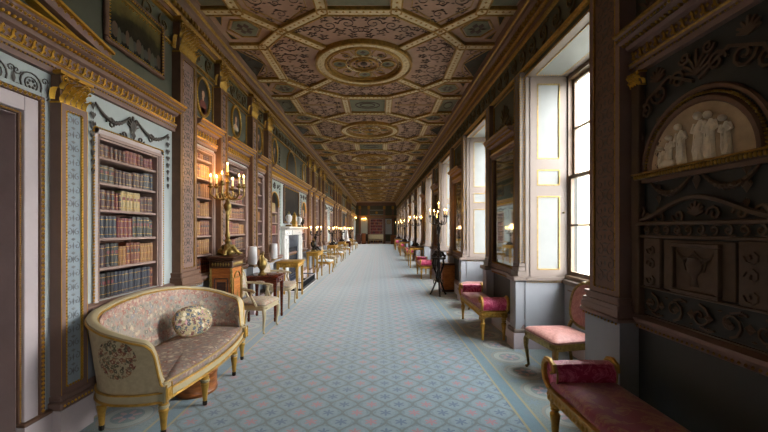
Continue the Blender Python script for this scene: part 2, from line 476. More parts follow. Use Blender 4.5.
# dado rails (mauve moulding with gilt beading)
def rail(M_, segs, name, par):
    mb = MB(M_)
    for a, b in segs:
        mb.mat(0).prism([(0,.83),(.02,.83),(.03,.86),(.055,.885),(.055,.91),(0,.925)], 'y', a, b)
        mb.mat(1).beads((.032,a,.85),(.032,b,.85),.011,.035)
    return mb.build(name, [M['mauve'], M['dgold']], par)
segs = []; c = 2.87
for a, b in PIL: segs.append((c, a)); c = b
segs.append((c, 31.6)); rail(LW, segs, 'dado_rail', wl)
segs = [(-1.3,2.66)]+[(w_+HW+.2, w_+2.29-.2) for w_ in WIN[:-1]]+[(WIN[-1]+HW+.2,Y1)]
rail(RW, segs, 'dado_rail', wr)

# main cornice along both walls
CP = [(0,3.98),(.03,3.98),(.03,4.03),(.06,4.06),(.06,4.12),(.115,4.17),(.115,4.22),(.16,4.28),(.16,4.32),(0,4.32)]
for M_, w_ in ((LW,wl),(RW,wr)):
    mb = MB(M_); mb.prism(CP, 'y', Y0, Y1)
    mb.mat(1)
    n = int((Y1-Y0)/.075)
    for i in range(n): mb.box(.06, Y0+.075*i, 4.075, .095, Y0+.075*i+.045, 4.12)
    mb.prism([(.03,4.03),(.045,4.045),(.06,4.06),(.045,4.03)], 'y', Y0, Y1)
    mb.prism([(.115,4.22),(.135,4.235),(.14,4.26),(.12,4.24)], 'y', Y0, Y1)
    mb.build('cornice', [M['brown'], M['dgold']], w_)

# rinceau scrolls on a wall plane
def rinceau(mb, u0, u1, vc, h, w=.014, r=.012, n=4):
    k = max(1, round((u1-u0)/(h*1.15))); s = (u1-u0)/k
    for i in range(k):
        d = 1 if i % 2 == 0 else -1; cu = u0+(i+.5)*s
        sp = spiral(cu, vc, min(s,h)*.43, 1.4, d, pi/2*d, 13)
        mb.tube([(w,p,q) for p,q in sp], [r*(1-.45*j/13) for j in range(14)], n, (1,0,0))
        mb.octa((w,cu,vc), r*1.5, r*1.8, r*1.8)
        mb.tube([(w,cu-s*.5,vc-d*h*.38),(w,cu-s*.3,vc-d*h*.46),(w,cu,vc+d*h*-.36)], r*.8, n, (1,0,0))
        for a in (0.7, 2.4):
            mb.octa((w,cu+s*.42*cos(a),vc-d*h*.36), r, h*.1, h*.05)
def swag(mb, u0, u1, v, drop, w=.016, r=.014):
    n = 12; pts = []; rs = []
    for i in range(n+1):
        t = i/n; pts.append((w, u0+(u1-u0)*t, v-drop*(1-(2*t-1)**2))); rs.append(r*(.55+.7*sin(pi*t)))
    mb.tube(pts, rs, 5, (1,0,0))
    for i in range(1, n): mb.octa(pts[i], rs[i]*1.3, rs[i]*1.5, rs[i]*1.4)
def husk(mb, u, v0, v1, w=.014, r=.022):
    n = max(2, int((v1-v0)/.07))
    for i in range(n):
        t = (i+.5)/n; v = v1-(v1-v0)*t; q = r*(.6+.7*sin(pi*min(1,t*1.3+.05)))
        mb.octa((w,u,v), .012, q, .036); mb.octa((w,u-q*.8,v+.012), .009, q*.5, .02); mb.octa((w,u+q*.8,v+.012), .009, q*.5, .02)
def anthemion(mb, u, v, h, w=.014):
    for a in (-1.1,-.7,-.35,0,.35,.7,1.1):
        l = h*(1-.35*abs(a)); mb.tube([(w,u,v),(w,u+sin(a)*l*.6,v+cos(a)*l*.6),(w,u+sin(a*1.25)*l,v+cos(a)*l*.95)], [.006,.012,.008], 4, (1,0,0))

# Corinthian capital in local axes: x out of the wall, y along it, z up
def leaf(mb, c, w, h, out, n=5):
    x0, y0, z0 = c; rows = []
    for i in range(n+1):
        t = i/n; ww = w*(.5+.6*sin(pi*min(1,t*.8+.12)))*(1-.5*max(0,t-.7)/.3)
        x = x0+out*(t**2.2); z = z0+h*(t-.22*max(0,t-.7)/.3*t)
        rows.append([(x-.006,y0-ww*.5,z),(x+.014,y0,z),(x-.006,y0+ww*.5,z)])
    mb.grid(rows)
def capital_mesh(w, h, d, name='capital'):
    mb = MB()
    mb.mat(1).box(0,-w*.46,0,d*.8,w*.46,h*.9)
    mb.mat(0).box(0,-w*.5,0,d*.9,w*.5,h*.05)
    nl = max(4, int(w/.05))
    for row, (z, hh, o) in enumerate(((.03,.36,.06),(.24,.36,.085),(.46,.30,.09))):
        k = nl if row != 1 else nl-1
        for i in range(k):
            y = (i-(k-1)/2)*w/nl
            leaf(mb, (d*.82,y,h*z), w/nl*.8, h*hh, o*h/.3); mb.octa((d*.84+o*h/.3,y,h*(z+hh*.8)), .012, w/nl*.3, .012)
    for sgn in (-1,1):
        sp = spiral(0,0,h*.13,1.3,-sgn,pi/2,10)
        mb.tube([(d*1.1, sgn*w*.4+p, h*.76+q) for p,q in sp], h*.028, 5, (1,0,0))
        mb.tube([(d*.85,sgn*w*.08,h*.45),(d*.95,sgn*w*.2,h*.72),(d*1.1,sgn*w*.38,h*.89)], h*.03, 5)
        leaf(mb, (d*.3,sgn*w*.5,h*.1), w*.2, h*.5, .03)
    mb.prism([(0,-w*.56),(d*1.25,-w*.6),(d*1.1,0),(d*1.25,w*.6),(0,w*.56)], 'z', h*.9, h)
    mb.octa((d*1.15,0,h*.93), .02, w*.09, h*.07)
    return mb
def pil_front(mb, w, d, z0, z1, bead_mat=1, step=.05):
    """pilaster shaft, stiles with a sunk panel edged in gilt beads"""
    h = w/2; e = min(.055, w*.2)
    mb.mat(0).box(0,-h,z0,d-.015,h,z1)
    mb.box(d-.015,-h,z0,d,-h+e,z1); mb.box(d-.015,h-e,z0,d,h,z1); mb.box(d-.015,-h+e,z0,d,h-e,z0+e); mb.box(d-.015,-h+e,z1-e,d,h-e,z1)
    mb.mat(2).box(d-.016,-h+e,z0+e,d-.012,h-e,z1-e)
    mb.mat(bead_mat)
    for s in (-1,1): mb.box(d-.013,s*(h-e)-.006,z0+e,d+.001,s*(h-e)+.006,z1-e); mb.box(d-.004,s*(h-.003)-.002,z0,d+.002,s*(h-.003)+.002,z1)
    for s in (-1,1):
        mb.beads((d-.002,s*(h-e),z0+e),(d-.002,s*(h-e),z1-e),.011,step)
    for z in (z0+e,z1-e): mb.beads((d-.002,-h+e,z),(d-.002,h-e,z),.011,step)
    # painted arabesque stem
    mb.mat(3)
    z = z0+e+.04; d_ = 1; q = w/2-e
    while z < z1-e-.1:
        for s in (-1,1):
            mb.tube([(d-.011,s*q*.48+p,y) for p,y in spiral(0,z+.05,q*.4,1.1,s*d_,pi/2,8)], .0042, 3, (1,0,0))
        mb.octa((d-.011,0,z+.05), .004, q*.13, .03); mb.octa((d-.011,0,z+.1), .004, q*.3, .012)
        z += .105; d_ = -d_
def pil_base(mb, w, d, z0):
    h = w/2
    mb.mat(0)
    mb.box(0,-h-.045,z0,d+.045,h+.045,z0+.05)
    for a, z, q in ((.04,z0+.05,.035),(.022,z0+.085,.03),(.03,z0+.115,.025)):
        mb.prism([(0,-h-a),(d+a-.01,-h-a),(d+a,-h-a+.01),(d+a,h+a-.01),(d+a-.01,h+a),(0,h+a)], 'z', z, z+q)
def pedestal(mb, w, d, top=.86):
    h = w/2
    mb.mat(4).box(0,-h-.03,0,d+.02,h+.03,top)
    mb.mat(5).box(0,-h-.055,0,d+.05,h+.055,.2); mb.mat(0).box(0,-h-.05,.2,d+.045,h+.05,.24)
    mb.mat(0).box(0,-h-.06,top,d+.055,h+.06,top+.035,.008)
    mb.mat(1).beads((d+.04,-h-.04,top-.012),(d+.04,h+.04,top-.012),.011,.04)

capL = capital_mesh(.34,.40,.11)
cap_big = None
PM = [M['brown'],M['dgold'],M['mauve'],M['relief'],M['dado'],M['lilac']]
pil_cache = {}
def giant_pilaster(par, side, a, b, d=.10, top=3.58, mats=PM):
    global cap_big
    w = round(b-a,3); c = (a+b)/2; x = XL if side == 'L' else XR; rz = 0 if side == 'L' else pi
    key = (w, d, mats[0].name)
    if key in pil_cache:
        o = pil_cache[key]; p = child_copy(o, par, (x,c,0), (0,0,rz))
        for ch in o.children: child_copy(ch, p, ch.location)
        return p
    mb = MB(); pil_front(mb, w, d, 1.02, top); pil_base(mb, w, d, .895); pedestal(mb, w, d)
    p = mb.build('pilaster', mats, par, (x,c,0), (0,0,rz))
    cm = capital_mesh(w*.98,.40,d).build('capital', [M['dgold'],M['brown']], p, (0,0,top))
    pil_cache[key] = p
    return p
for a, b in PIL: giant_pilaster(wl, 'L', a, b)
giant_pilaster(wl, 'L', 13.19+19.3, 13.19+19.6) if False else None
# slim pilasters flanking the doors
SM = [M['mauve'],M['gold'],M['blueg'],M['arab'],M['dado'],M['lilac']]
mb = MB(); pil_front(mb, .24, .08, .33, 2.46, 1, .022); mb.mat(0).box(0,-.15,.23,.11,.15,.29,.01); mb.box(0,-.14,.29,.10,.14,.33,.01); mb.mat(1).beads((.112,-.14,.262),(.112,.14,.262),.012,.03)
mb.mat(5).box(0,-.15,0,.105,.15,.23)
sp0 = mb.build('door_pilaster', SM, wl, (XL,2.75,0))
capital_mesh(.25,.23,.085).build('capital', [M['gold'],M['brown']], sp0, (0,0,2.455))
for c in (1.01, mir(2.75), mir(1.01)):
    p = child_copy(sp0, wl, (XL,c,0))
    for ch in sp0.children: child_copy(ch, p, ch.location)
mb = MB(); mb.box(0,-.04,.93,.05,.04,2.58,.006)
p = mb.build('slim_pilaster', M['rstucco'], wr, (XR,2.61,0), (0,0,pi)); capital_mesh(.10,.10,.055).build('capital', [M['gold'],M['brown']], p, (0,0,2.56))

# entablature between the giant pilasters
EP = [(0,2.66),(.04,2.66),(.04,2.70),(.055,2.705),(.055,2.735),(.035,2.74),(.035,2.83),(.07,2.84),(.085,2.865),(.15,2.885),(.15,2.91),(.17,2.93),(0,2.94)]
def entab(M_, a, b, par, fine=True):
    mb = MB(M_); mb.prism(EP, 'y', a, b)
    mb.mat(1)
    mb.prism([(.055,2.725),(.064,2.735),(.055,2.745),(.035,2.745),(.035,2.725)], 'y', a, b)
    mb.prism([(.165,2.925),(.18,2.93),(.18,2.942),(.165,2.946)], 'y', a, b); mb.beads((.155,a,2.90),(.155,b,2.90),.012,.028)
    n = max(1, int((b-a)/.07)); s = (b-a)/n
    for i in range(n):
        u = a+(i+.5)*s
        mb.tube([(.04,u-s*.42,2.762),(.044,u-s*.2,2.752),(.046,u-s*.02,2.775),(.046,u+s*.02,2.80),(.044,u+s*.2,2.822),(.04,u+s*.42,2.812)], [.004,.008,.009,.009,.008,.004], 4, (1,0,0))
        mb.octa((.042,u-s*.25,2.80), .01, .012, .016); mb.octa((.042,u+s*.25,2.775), .01, .012, .016)
        for q in (-.25,.25): mb.ell((.105,u+s*q,2.868), .018, s*.15, .014, 6, 4)
    if fine: mb.beads((.05,a,2.70),(.05,b,2.70),.009,.03)
    mb.build('entablature', [M['mauve'], M['gold'] if M_ is LW else M['dgold']], par)
es = []; c = Y0
for a, b in PIL: es.append((c, a)); c = b
es.append((c, Y1))
for a, b in es: entab(LW, a, b, wl)
entab(RW, -1.3, 2.66, wr)
for w_ in WIN[:-1]: entab(RW, w_+HW+.2, w_+2.29-.2, wr, False)

# painted plaster decoration, upper frieze and panels of the left wall
mb = MB(LW)
for a, b in es:
    if b-a > .3: rinceau(mb, a+.04, b-.04, 3.80, .24, .012, .012)
mb.build('frieze_scrolls', M['reliefg'], wl)
mb = MB(LW)
for a, b in es:
    if b-a > .3:
        mb.beads((.012,a,3.64),(.012,b,3.64),.014,.05); mb.prism([(0,3.93),(.03,3.94),(.03,3.97),(0,3.98)],'y',a,b); mb.prism([(0,3.655),(.02,3.66),(.02,3.68),(0,3.685)],'y',a,b)
mb.build('frieze_moulding', M['dgold'], wl)
mb = MB(LW)
def wallbay(n0, n1, b0, b1):
    c = (n0+n1)/2
    # bay of the framed book niche: swags with a bucranium above, husk drops at the sides
    anthemion(mb, c, 2.50, .13); mb.octa((.02,c,2.52), .02, .05, .07); mb.octa((.02,c,2.44), .02, .035, .05)
    swag(mb, b0+.16, c-.05, 2.60, .11); swag(mb, c+.05, b1-.1, 2.60, .11)
    for s in (-1,1):
        mb.tube([(.012,c+s*p,q) for p,q in spiral(.28,2.475,.06,1.2,1,0,10)], .008, 4, (1,0,0))
        mb.tube([(.012,c+s*p,q) for p,q in spiral(.12,2.42,.05,1.2,-1,0,10)], .008, 4, (1,0,0))
    husk(mb, b0+.14, 1.98, 2.6); husk(mb, b1-.1, 1.98, 2.6)
wallbay(3.07,3.93,2.87,4.18); wallbay(mir(3.93),mir(3.07),mir(4.18),mir(2.87))
wallbay(15.83,16.69,15.58,17.2); wallbay(17.81,18.67,17.3,18.92)
def arabesque(mb, u0, u1, vc, h, w=.008):
    k = max(1, round((u1-u0)/(h*1.25))); s = (u1-u0)/k
    for i in range(k):
        cu = u0+(i+.5)*s; r = h*.40
        mb.tube([(w,cu+r*cos(2*pi*j/16),vc+r*sin(2*pi*j/16)) for j in range(16)], .005, 4, (1,0,0), closed=True, caps=False)
        mb.tube([(w,cu+r*.6*cos(2*pi*j/12),vc+r*.6*sin(2*pi*j/12)) for j in range(12)], .004, 4, (1,0,0), closed=True, caps=False)
        for j in range(6): mb.octa((w,cu+r*.32*cos(j*pi/3),vc+r*.32*sin(j*pi/3)), .005, r*.16, r*.16)
        for su in (-1,1):
            for sv in (-1,1): mb.tube([(w,cu+su*s*.42+p,vc+sv*h*.28+q) for p,q in spiral(0,0,h*.15,1.2,su*sv,0,9)], .0045, 3, (1,0,0))
        mb.octa((w,cu+s*.5,vc), .005, .014, h*.3)
for dc in (1.88, mir(1.88)): arabesque(mb, dc-.72, dc+.72, 2.53, .19)
for c in ARCHES:
    anthemion(mb, c, 2.46, .16)
    for s in (-1,1):
        husk(mb, c+s*.43, 1.5, 2.6, .014, .016); mb.tube([(.012,c+s*p,q) for p,q in spiral(.27,2.52,.07,1.3,1,0,10)], .008, 4, (1,0,0))
mb.build('stucco_garlands', M['relief'], wl)
for c in ARCHES:
    mb = MB(LW); lo, hi = (7.79,8.86) if c == ARCHES[0] else (10.90,11.97) if c == ARCHES[1] else (mir(11.97),mir(10.90)) if c == ARCHES[2] else (mir(8.86),mir(7.79))
    mb.box(0,lo,.93,.004,c-.37,2.66); mb.box(0,c+.37,.93,.004,hi,2.66); mb.box(0,c-.37,2.41,.004,c+.37,2.66)
    mb.build('stucco_panel', M['stuccog'], wl)
mb = MB(LW)
def frame_rect(mb, u0, u1, v0, v1, t, d, w=0.0):
    mb.box(w,u0-t,v0-t,w+d,u1+t,v0,.004); mb.box(w,u0-t,v1,w+d,u1+t,v1+t,.004); mb.box(w,u0-t,v0,w+d,u0,v1,.004); mb.box(w,u1,v0,w+d,u1+t,v1,.004)
mb2 = MB(LW)
for a, b in BKS:
    frame_rect(mb2, a+.05, b-.05, 3.02, 3.58, .02, .02)
    for uu in (a+.12,b-.12):
        for vv in (3.1,3.5): mb.octa((.01,uu,vv), .012, .035, .035)
for c in ARCHES: 
    for s in (-.42,.42): husk(mb, c+s, 3.02, 3.5, .012, .014)
mb.build('upper_husks', M['relief'], wl); mb2.build('upper_panel_moulding', M['dgold'], wl)

# near and far doors of the left wall with architraves and low pediments
def door(n, a, b):
    r = bpy.data.objects.new('door_%d' % n, None); COL.objects.link(r); struct(r)
    def fr(i, t, w0, w1, mt, nm, bead=None):
        m_ = MB(LW)
        m_.box(w0,a-i-t,.25,w1,a-i,2.3+i+t,.004); m_.box(w0,b+i,.25,w1,b+i+t,2.3+i+t,.004); m_.box(w0,a-i,2.3+i,w1,b+i,2.3+i+t,.004)
        if bead:
            m_.mat(1)
            for uu in (a-i-t/2,b+i+t/2): m_.beads((w1,uu,.26),(w1,uu,2.3+i+t/2),bead,bead*2.1)
            m_.beads((w1,a-i,2.3+i+t/2),(w1,b+i,2.3+i+t/2),bead,bead*2.1)
        m_.build(nm, [mt,M['gold']], r)
    fr(0, .02, -.02, .018, M['brown'], 'inner_moulding', .007)
    fr(.025, .10, -.02, .03, M['lilac'], 'architrave')
    fr(.125, .035, 0, .045, M['brown'], 'gilt_beading', .015)
    fr(.16, .035, 0, .02, M['duck'], 'outer_band')
    m_ = MB(LW)
    for uu in (a-.1,b+.1): m_.box(0,uu-.1,0,.055,uu+.1,.23); m_.mat(1).box(0,uu-.105,.23,.06,uu+.105,.255,.005); m_.mat(0)
    m_.build('plinth_block', [M['lilac'],M['brown']], r)
    m_ = MB(LW); m_.box(-.5,a,0,-.46,b,2.3); m_.mat(1)
    frame_rect(m_, a+.12, (a+b)/2-.06, .35, 1.0, .03, .02, -.46); frame_rect(m_, (a+b)/2+.06, b-.12, .35, 1.0, .03, .02, -.46)
    frame_rect(m_, a+.12, (a+b)/2-.06, 1.2, 2.1, .03, .02, -.46); frame_rect(m_, (a+b)/2+.06, b-.12, 1.2, 2.1, .03, .02, -.46)
    m_.build('door_leaf', [M['dwalnut'],M['mahog']], r)
    m_ = MB(LW); m_.box(-.46,b-.006,0,-.001,b-.001,2.298); m_.box(-.46,a+.001,0,-.001,a+.006,2.298); m_.box(-.46,a+.006,2.293,-.001,b-.006,2.298)
    m_.build('jamb_lining', M['doorb'], r)
    # low pediment above the entablature
    c = (a+b)/2; e = 1.17; ap = .26
    m_ = MB(LW)
    for s in (-1,1):
        P = [(c+s*e,2.945),(c+s*e,3.0),(c,3.0+ap),(c,2.93+ap)]
        n_ = MB(LW); 
        m_.mat(0).prism(P, 'x', 0, .14)
        m_.mat(1).prism([(c+s*e,3.0),(c+s*e,3.02),(c,3.02+ap),(c,3.0+ap)], 'x', 0, .17)
        m_.prism([(c+s*(e-.2),2.955),(c+s*(e-.2),2.975),(c,2.93+ap),(c,2.91+ap)], 'x', 0, .1)
        k = 22
        for i in range(k):
            t = (i+.5)/k; m_.octa((.14,c+s*e*(1-t),3.0+ap*t-.006), .02, .014, .014)
    m_.mat(2).prism([(c-e+.15,2.94),(c+e-.15,2.94),(c,2.94+ap-.02)], 'x', 0, .03)
    m_.build('pediment', [M['mauve'],M['gold'],M['green']], r)
door(1, *DOORS[0]); door(2, *DOORS[1])

# ------------------------------------------------------------------ ceiling: ribbed compartments round a roundel
gold, cream, scr, green, dark = MB(), MB(), MB(), MB(), MB()
def rib(p, q, half=.062):
    (x0,y0),(x1,y1) = p, q; dx, dy = x1-x0, y1-y0; l = sqrt(dx*dx+dy*dy); dx/=l; dy/=l; nx, ny = -dy, dx
    e = .03
    x0-=dx*e; y0-=dy*e; x1+=dx*e; y1+=dy*e
    def strip(mb, o0, o1, z):
        a = [(x0+nx*o0,y0+ny*o0),(x1+nx*o0,y1+ny*o0),(x1+nx*o1,y1+ny*o1),(x0+nx*o1,y0+ny*o1)]
        mb.prism(a, 'z', z, 0)
    strip(gold, -half-.014, -half+.006, -.045); strip(gold, half-.006, half+.014, -.045)
    strip(cream, -half+.005, half-.005, -.032)
    n = max(2, int(l/.085))
    for i in range(n):
        t = (i+.5)/n*l; gold.octa((x0+dx*t,y0+dy*t,-.032), .022, .022, .010)
R1 = .80
for sx in (-1,1):
    for sy in (-1,1):
        P = lambda a, b: (sx*a, sy*b)
        N = P(1.11,1.05)
        rib(N, P(.62,.58)); rib(N, P(1.50,.62)); rib(P(1.50,.62), P(1.985,.62)); rib(N, P(.47,1.5)); rib(P(.47,1.5), P(.47,2.03))
        rib(N, P(1.55,1.5)); rib(P(1.55,1.5), P(1.985,1.5)); rib(P(1.55,1.5), P(1.55,2.03))
        def outline(pl, mb=gold, r=.014):
            mb.tube([(sx*p, sy*q, -.004) for p,q in pl], r, 4, (0,0,1), 1, False, True)
        # scrolls in the pink compartments
        def scroll(cx, cy, r, d, r_=.0075, tn=1.4, a=0):
            scr.tube([(sx*p, sy*q, -.006) for p,q in spiral(cx,cy,r,tn,d,a,15)], [r_*(1-.4*i/15) for i in range(16)], 4, (0,0,1), .7)
            for k in range(5):
                t = a+k*1.25; scr.octa((sx*(cx+r*1.08*cos(t)), sy*(cy+r*1.08*sin(t)), -.006), .03, .014, .008)
        scroll(.18,1.2,.12,1); scroll(.43,1.15,.11,-1); scroll(.62,1.05,.08,1); scroll(.08,1.05,.07,-1); scroll(.3,.98,.07,1); scroll(.78,1.07,.05,-1)
        scroll(1.18,.22,.14,1); scroll(1.1,.55,.12,-1); scroll(1.32,.5,.07,1); scroll(1.0,.75,.07,1); scroll(1.36,.13,.06,-1); scroll(1.02,.1,.06,-1)
        scroll(.12,.9,.05,-1); scroll(.5,1.3,.06,1); scroll(.3,1.36,.06,-1); scroll(.08,1.36,.05,1); scroll(.55,.85,.06,-1); scroll(.7,.92,.05,1); scroll(.9,1.02,.04,1)
        scroll(.92,.5,.07,1); scroll(1.22,.72,.07,-1); scroll(1.38,.33,.05,1); scroll(.95,.28,.05,-1); scroll(1.1,.9,.05,1); scroll(1.3,.62,.04,-1)
        scroll(.72,1.52,.06,1); scroll(1.3,1.5,.06,-1); scroll(.68,1.9,.06,-1); scroll(1.38,1.9,.06,1); scroll(1.03,1.65,.06,-1); scroll(.95,1.25,.05,1); scroll(1.2,1.28,.04,-1)
        outline([(.66,1.56),(1.03,1.2),(1.4,1.56),(1.4,2.02),(.66,2.02)], gold, .008)
        outline([(.0,1.40),(.44,1.40),(.92,1.05),(.72,.86),(.55,.70)], gold, .007) if False else None
        scroll(1.75,.4,.1,1); scroll(1.86,.2,.06,-1)
        scroll(.8,1.7,.1,1); scroll(1.25,1.7,.1,-1); scroll(1.02,1.42,.09,1); scroll(1.02,1.9,.08,-1)
        # small hexagon and triangles of the wall-side compartment
        hexa = [(1.38,1.07),(1.5,.86),(1.72,.86),(1.84,1.07),(1.72,1.28),(1.5,1.28)]
        outline(hexa)
        green.prism([(sx*p,sy*q) for p,q in [(1.42,1.07),(1.52,.89),(1.70,.89),(1.80,1.07),(1.70,1.25),(1.52,1.25)]], 'z', -.008, 0)
        anth = [(1.61,1.07)]
        for k in range(6): scr.octa((sx*(1.61+.08*cos(k*pi/3)), sy*(1.07+.08*sin(k*pi/3)), -.01), .05*abs(cos(k*pi/3))+.02, .05*abs(sin(k*pi/3))+.02, .012)
        for tri in ([(1.9,.8),(1.9,1.0),(1.8,.8)], [(1.9,1.14),(1.9,1.36),(1.8,1.36)]):
            outline(tri, gold, .01); dark.prism([(sx*p,sy*q) for p,q in tri], 'z', -.005, 0)
        # half-oval dark medallion at the wall
        dark.prism([(sx*(1.97-.28*sin(t*pi/12)), sy*(.5*(1-t/6) if t <= 6 else 0)) for t in range(0,7)]+[(sx*1.97,0)], 'z', -.006, 0)
        outline([(1.97-.3*sin(t*pi/12), .52*cos(t*pi/12)) for t in range(0,7)], gold, .012)
        # green tablets at the wall between modules
        green.prism([(sx*1.64,sy*1.60),(sx*1.95,sy*1.60),(sx*1.95,sy*2.02),(sx*1.64,sy*2.02)], 'z', -.006, 0)
        scr.tube([(sx*(1.8+.09*cos(t*pi/8)), sy*(2.02-.2*sin(t*pi/8)), -.01) for t in range(0,9)], .01, 4, (0,0,1))
    rib((sx*1.50,-.62),(sx*1.50,.62))
for sy in (-1,1):
    rib((-.47,sy*1.5),(.47,sy*1.5))
    green.prism([(-.38,sy*1.6),(.38,sy*1.6),(.38,sy*2.025),(-.38,sy*2.025)], 'z', -.006, 0)
    for rr in (.12,.2): scr.tube([(rr*1.35*cos(t*pi/10), sy*(2.025-rr*sin(t*pi/10)), -.008) for t in range(0,11)], .012, 4, (0,0,1))
# the roundel
def ringc(mb, r, t, d, n=48): mb.lathe([(r-t,0),(r-t,-d),(r,-d-.01),(r+t,-d),(r+t,0)], (0,0,0), n, cap=False)
ringc(gold, .79, .02, .07); ringc(cream, .715, .055, .045); ringc(gold, .64, .018, .06); ringc(gold, .575, .012, .03); ringc(gold, .23, .016, .03)
for k in range(40): cream.octa((.715*cos(k*pi/20), .715*sin(k*pi/20), -.055), .03, .03, .016)
for k in range(8):
    a = k*pi/4; c = (.405*cos(a), .405*sin(a))
    if k % 2 == 0:
        gold.lathe([(.105,0),(.105,-.02),(.12,-.025),(.135,-.02),(.135,0)], (c[0],c[1],0), 16, cap=False); green.lathe([(.0,-.008),(.105,-.008),(.105,0)], (c[0],c[1],0), 16, cap=False)
        scr.octa((c[0],c[1],-.01), .05, .05, .012)
    else:
        gold.tube([(c[0]+p, c[1]+q, -.008) for p,q in spiral(0,0,.1,1.3,1,a,12)], .01, 4, (0,0,1)); scr.octa((c[0],c[1],-.008), .06, .06, .012)
    gold.tube([(.25*cos(a+.39),.25*sin(a+.39),-.008),(.41*cos(a+.39),.41*sin(a+.39),-.008),(.56*cos(a+.39),.56*sin(a+.39),-.008)], .009, 4, (0,0,1))
for k in range(48): gold.octa((.605*cos(k*pi/24),.605*sin(k*pi/24),-.012),.018,.018,.012)
for k in range(16):
    aa = k*pi/8; scr.tube([(r*cos(aa+t_),r*sin(aa+t_),-.008) for r,t_ in ((.27,0),(.32,.08),(.3,.16),(.26,.14))], .007, 4, (0,0,1)); cream.octa((.53*cos(aa),.53*sin(aa),-.008),.022,.022,.012)
ringc(cream, .30, .008, .014); ringc(gold, .14, .01, .02, 24)
for k in range(8): dark.octa((.14*cos(k*pi/4), .14*sin(k*pi/4), -.006), .045, .045, .012)
scr.lathe([(0,-.02),(.06,-.012),(.06,0)], (0,0,0), 12)
kids = []
for k in range(-2, 8):
    loc = (XC, 6.1+4.05*k, ZC)
    if not kids:
        kids = [gold.build('gilt_ribs', M['ceilgold'], ce, loc), cream.build('beaded_ribs', M['ceilb'], ce, loc), scr.build('scroll_relief', M['ceils'], ce, loc),
                green.build('green_fields', M['ceilg'], ce, loc), dark.build('dark_medallions', M['cdark'], ce, loc)]
    else:
        for o in kids: child_copy(o, ce, loc)

# ------------------------------------------------------------------ windows: local x outwards from the wall face, y along it
win = bpy.data.objects.new('window_1', None); COL.objects.link(win); win.location = (XR,WIN[0],0); struct(win)
mb = MB(); X0, X1_ = .53, .60
mb.box(X0,-HW,.93,X1_,-HW+.055,3.52); mb.box(X0,HW-.055,.93,X1_,HW,3.52); mb.box(X0,-HW,3.44,X1_,HW,3.52); mb.box(X0-.03,-HW,.90,X1_+.05,HW,.955,.008)
mb.mat(1); 
for s in (-1,1): mb.box(X0-.012,s*(HW-.0),.96,X0,s*(HW-.022),3.5)
mb.build('window_frame', [M['sash'],M['shut']], win)
def sash(z0, z1, x, name):
    mb = MB(); w = HW-.055; t = .012
    mb.box(x,-w,z0,x+.04,-w+.045,z1); mb.box(x,w-.045,z0,x+.04,w,z1); mb.box(x,-w,z0,x+.04,w,z0+.05); mb.box(x,-w,z1-.045,x+.04,w,z1)
    for i in (1,2): y = -w+2*w*i/3; mb.box(x+.005,y-t,z0,x+.035,y+t,z1)
    zc = (z0+z1)/2; mb.box(x+.005,-w,zc-t,x+.035,w,zc+t)
    s = mb.build(name, M['sash'], win)
    MB().box(x+.018,-w+.04,z0+.045,x+.022,w-.04,z1-.04).build('glass_pane', M['glass'], s)
sash(.955, 2.22, .54, 'lower_sash'); sash(2.18, 3.44, .585, 'upper_sash')
for s in (-1,1):
    mb = MB(); y = s*HW; yi = s*(HW-.028); yp = s*(HW-.014)
    x0, x1 = .055, .525
    zs = [(1.02,1.96),(2.10,2.30),(2.44,3.40)]
    mb.mat(0)
    mb.box(x0,y,.93,x0+.09,yi,3.515); mb.box(x1-.09,y,.93,x1,yi,3.515)
    for a, b in ((.93,1.02),(1.96,2.10),(2.30,2.44),(3.40,3.515)): mb.box(x0+.09,y,a,x1-.09,yi,b)
    for a, b in zs:
        mb.mat(1).box(x0+.09,y,a,x1-.09,yp,b)
        mb.mat(2)
        for xx in (x0+.096,x1-.096): mb.box(xx-.006,y,a,xx+.006,yi-s*.002,b)
        for zz in (a+.006,b-.006): mb.box(x0+.09,y,zz-.006,x1-.09,yi-s*.002,zz+.006)
        for xx in (x0+.09,x1-.09): mb.beads((xx,yi-s*-.0,a),(xx,yi,b),.008,.022)
        for zz in (a,b): mb.beads((x0+.09,yi,zz),(x1-.09,yi,zz),.008,.022)
    mb.mat(2); mb.ell((x1-.05,s*(HW-.05),1.75), .014,.02,.014, 8, 5)
    mb.build('shutter', [M['shut'],M['shutp'],M['bronze']], win)
    # beaded corner architrave of the pier
    mb = MB(); ya, yb = (HW,HW+.2) if s > 0 else (-HW-.2,-HW)
    mb.mat(0).box(-.07,ya,1.1,0,yb,3.56); mb.box(0,y,.93,.05,s*(HW-.018),3.52)
    mb.mat(1)
    for xx in (-.07,-.02,.05): mb.beads((xx,s*(HW-.012),1.1),(xx,s*(HW-.012),3.5),.013,.034)
    for yy in (ya+.03,yb-.03): mb.beads((-.075,yy,1.12),(-.075,yy,3.54),.013,.034)
    mb.mat(0).box(-.10,ya-.02,.93,.06,yb+.02,.99); mb.box(-.09,ya-.012,.99,.055,yb+.012,1.05,.006); mb.box(-.08,ya-.008,1.05,.05,yb+.008,1.10,.006)
    # dado die and plinth below
    mb.mat(2).box(-.12,ya-.0,0,0,yb,.86)
    mb.mat(3).box(-.155,ya-.03,0,.0,yb+.03,.2); mb.box(0,y,0,.5,s*(HW-.03),.2)
    mb.mat(2).box(0,y,.25,.5,s*(HW-.012),.87); mb.mat(0).box(-.15,ya-.025,.2,0,yb+.025,.25,.008); mb.box(0,y,.2,.5,s*(HW-.025),.25)
    mb.box(-.16,ya-.035,.87,.06,yb+.035,.93,.01); mb.box(0,y,.87,.53,s*(HW-.04),.93,.01)
    mb.mat(1).beads((.0,s*(HW-.035),.86),(.5,s*(HW-.035),.86),.011,.03)
    mb.build('pier_architrave', [M['shut'],M['dgold'],M['dado'],M['lilac']], win)
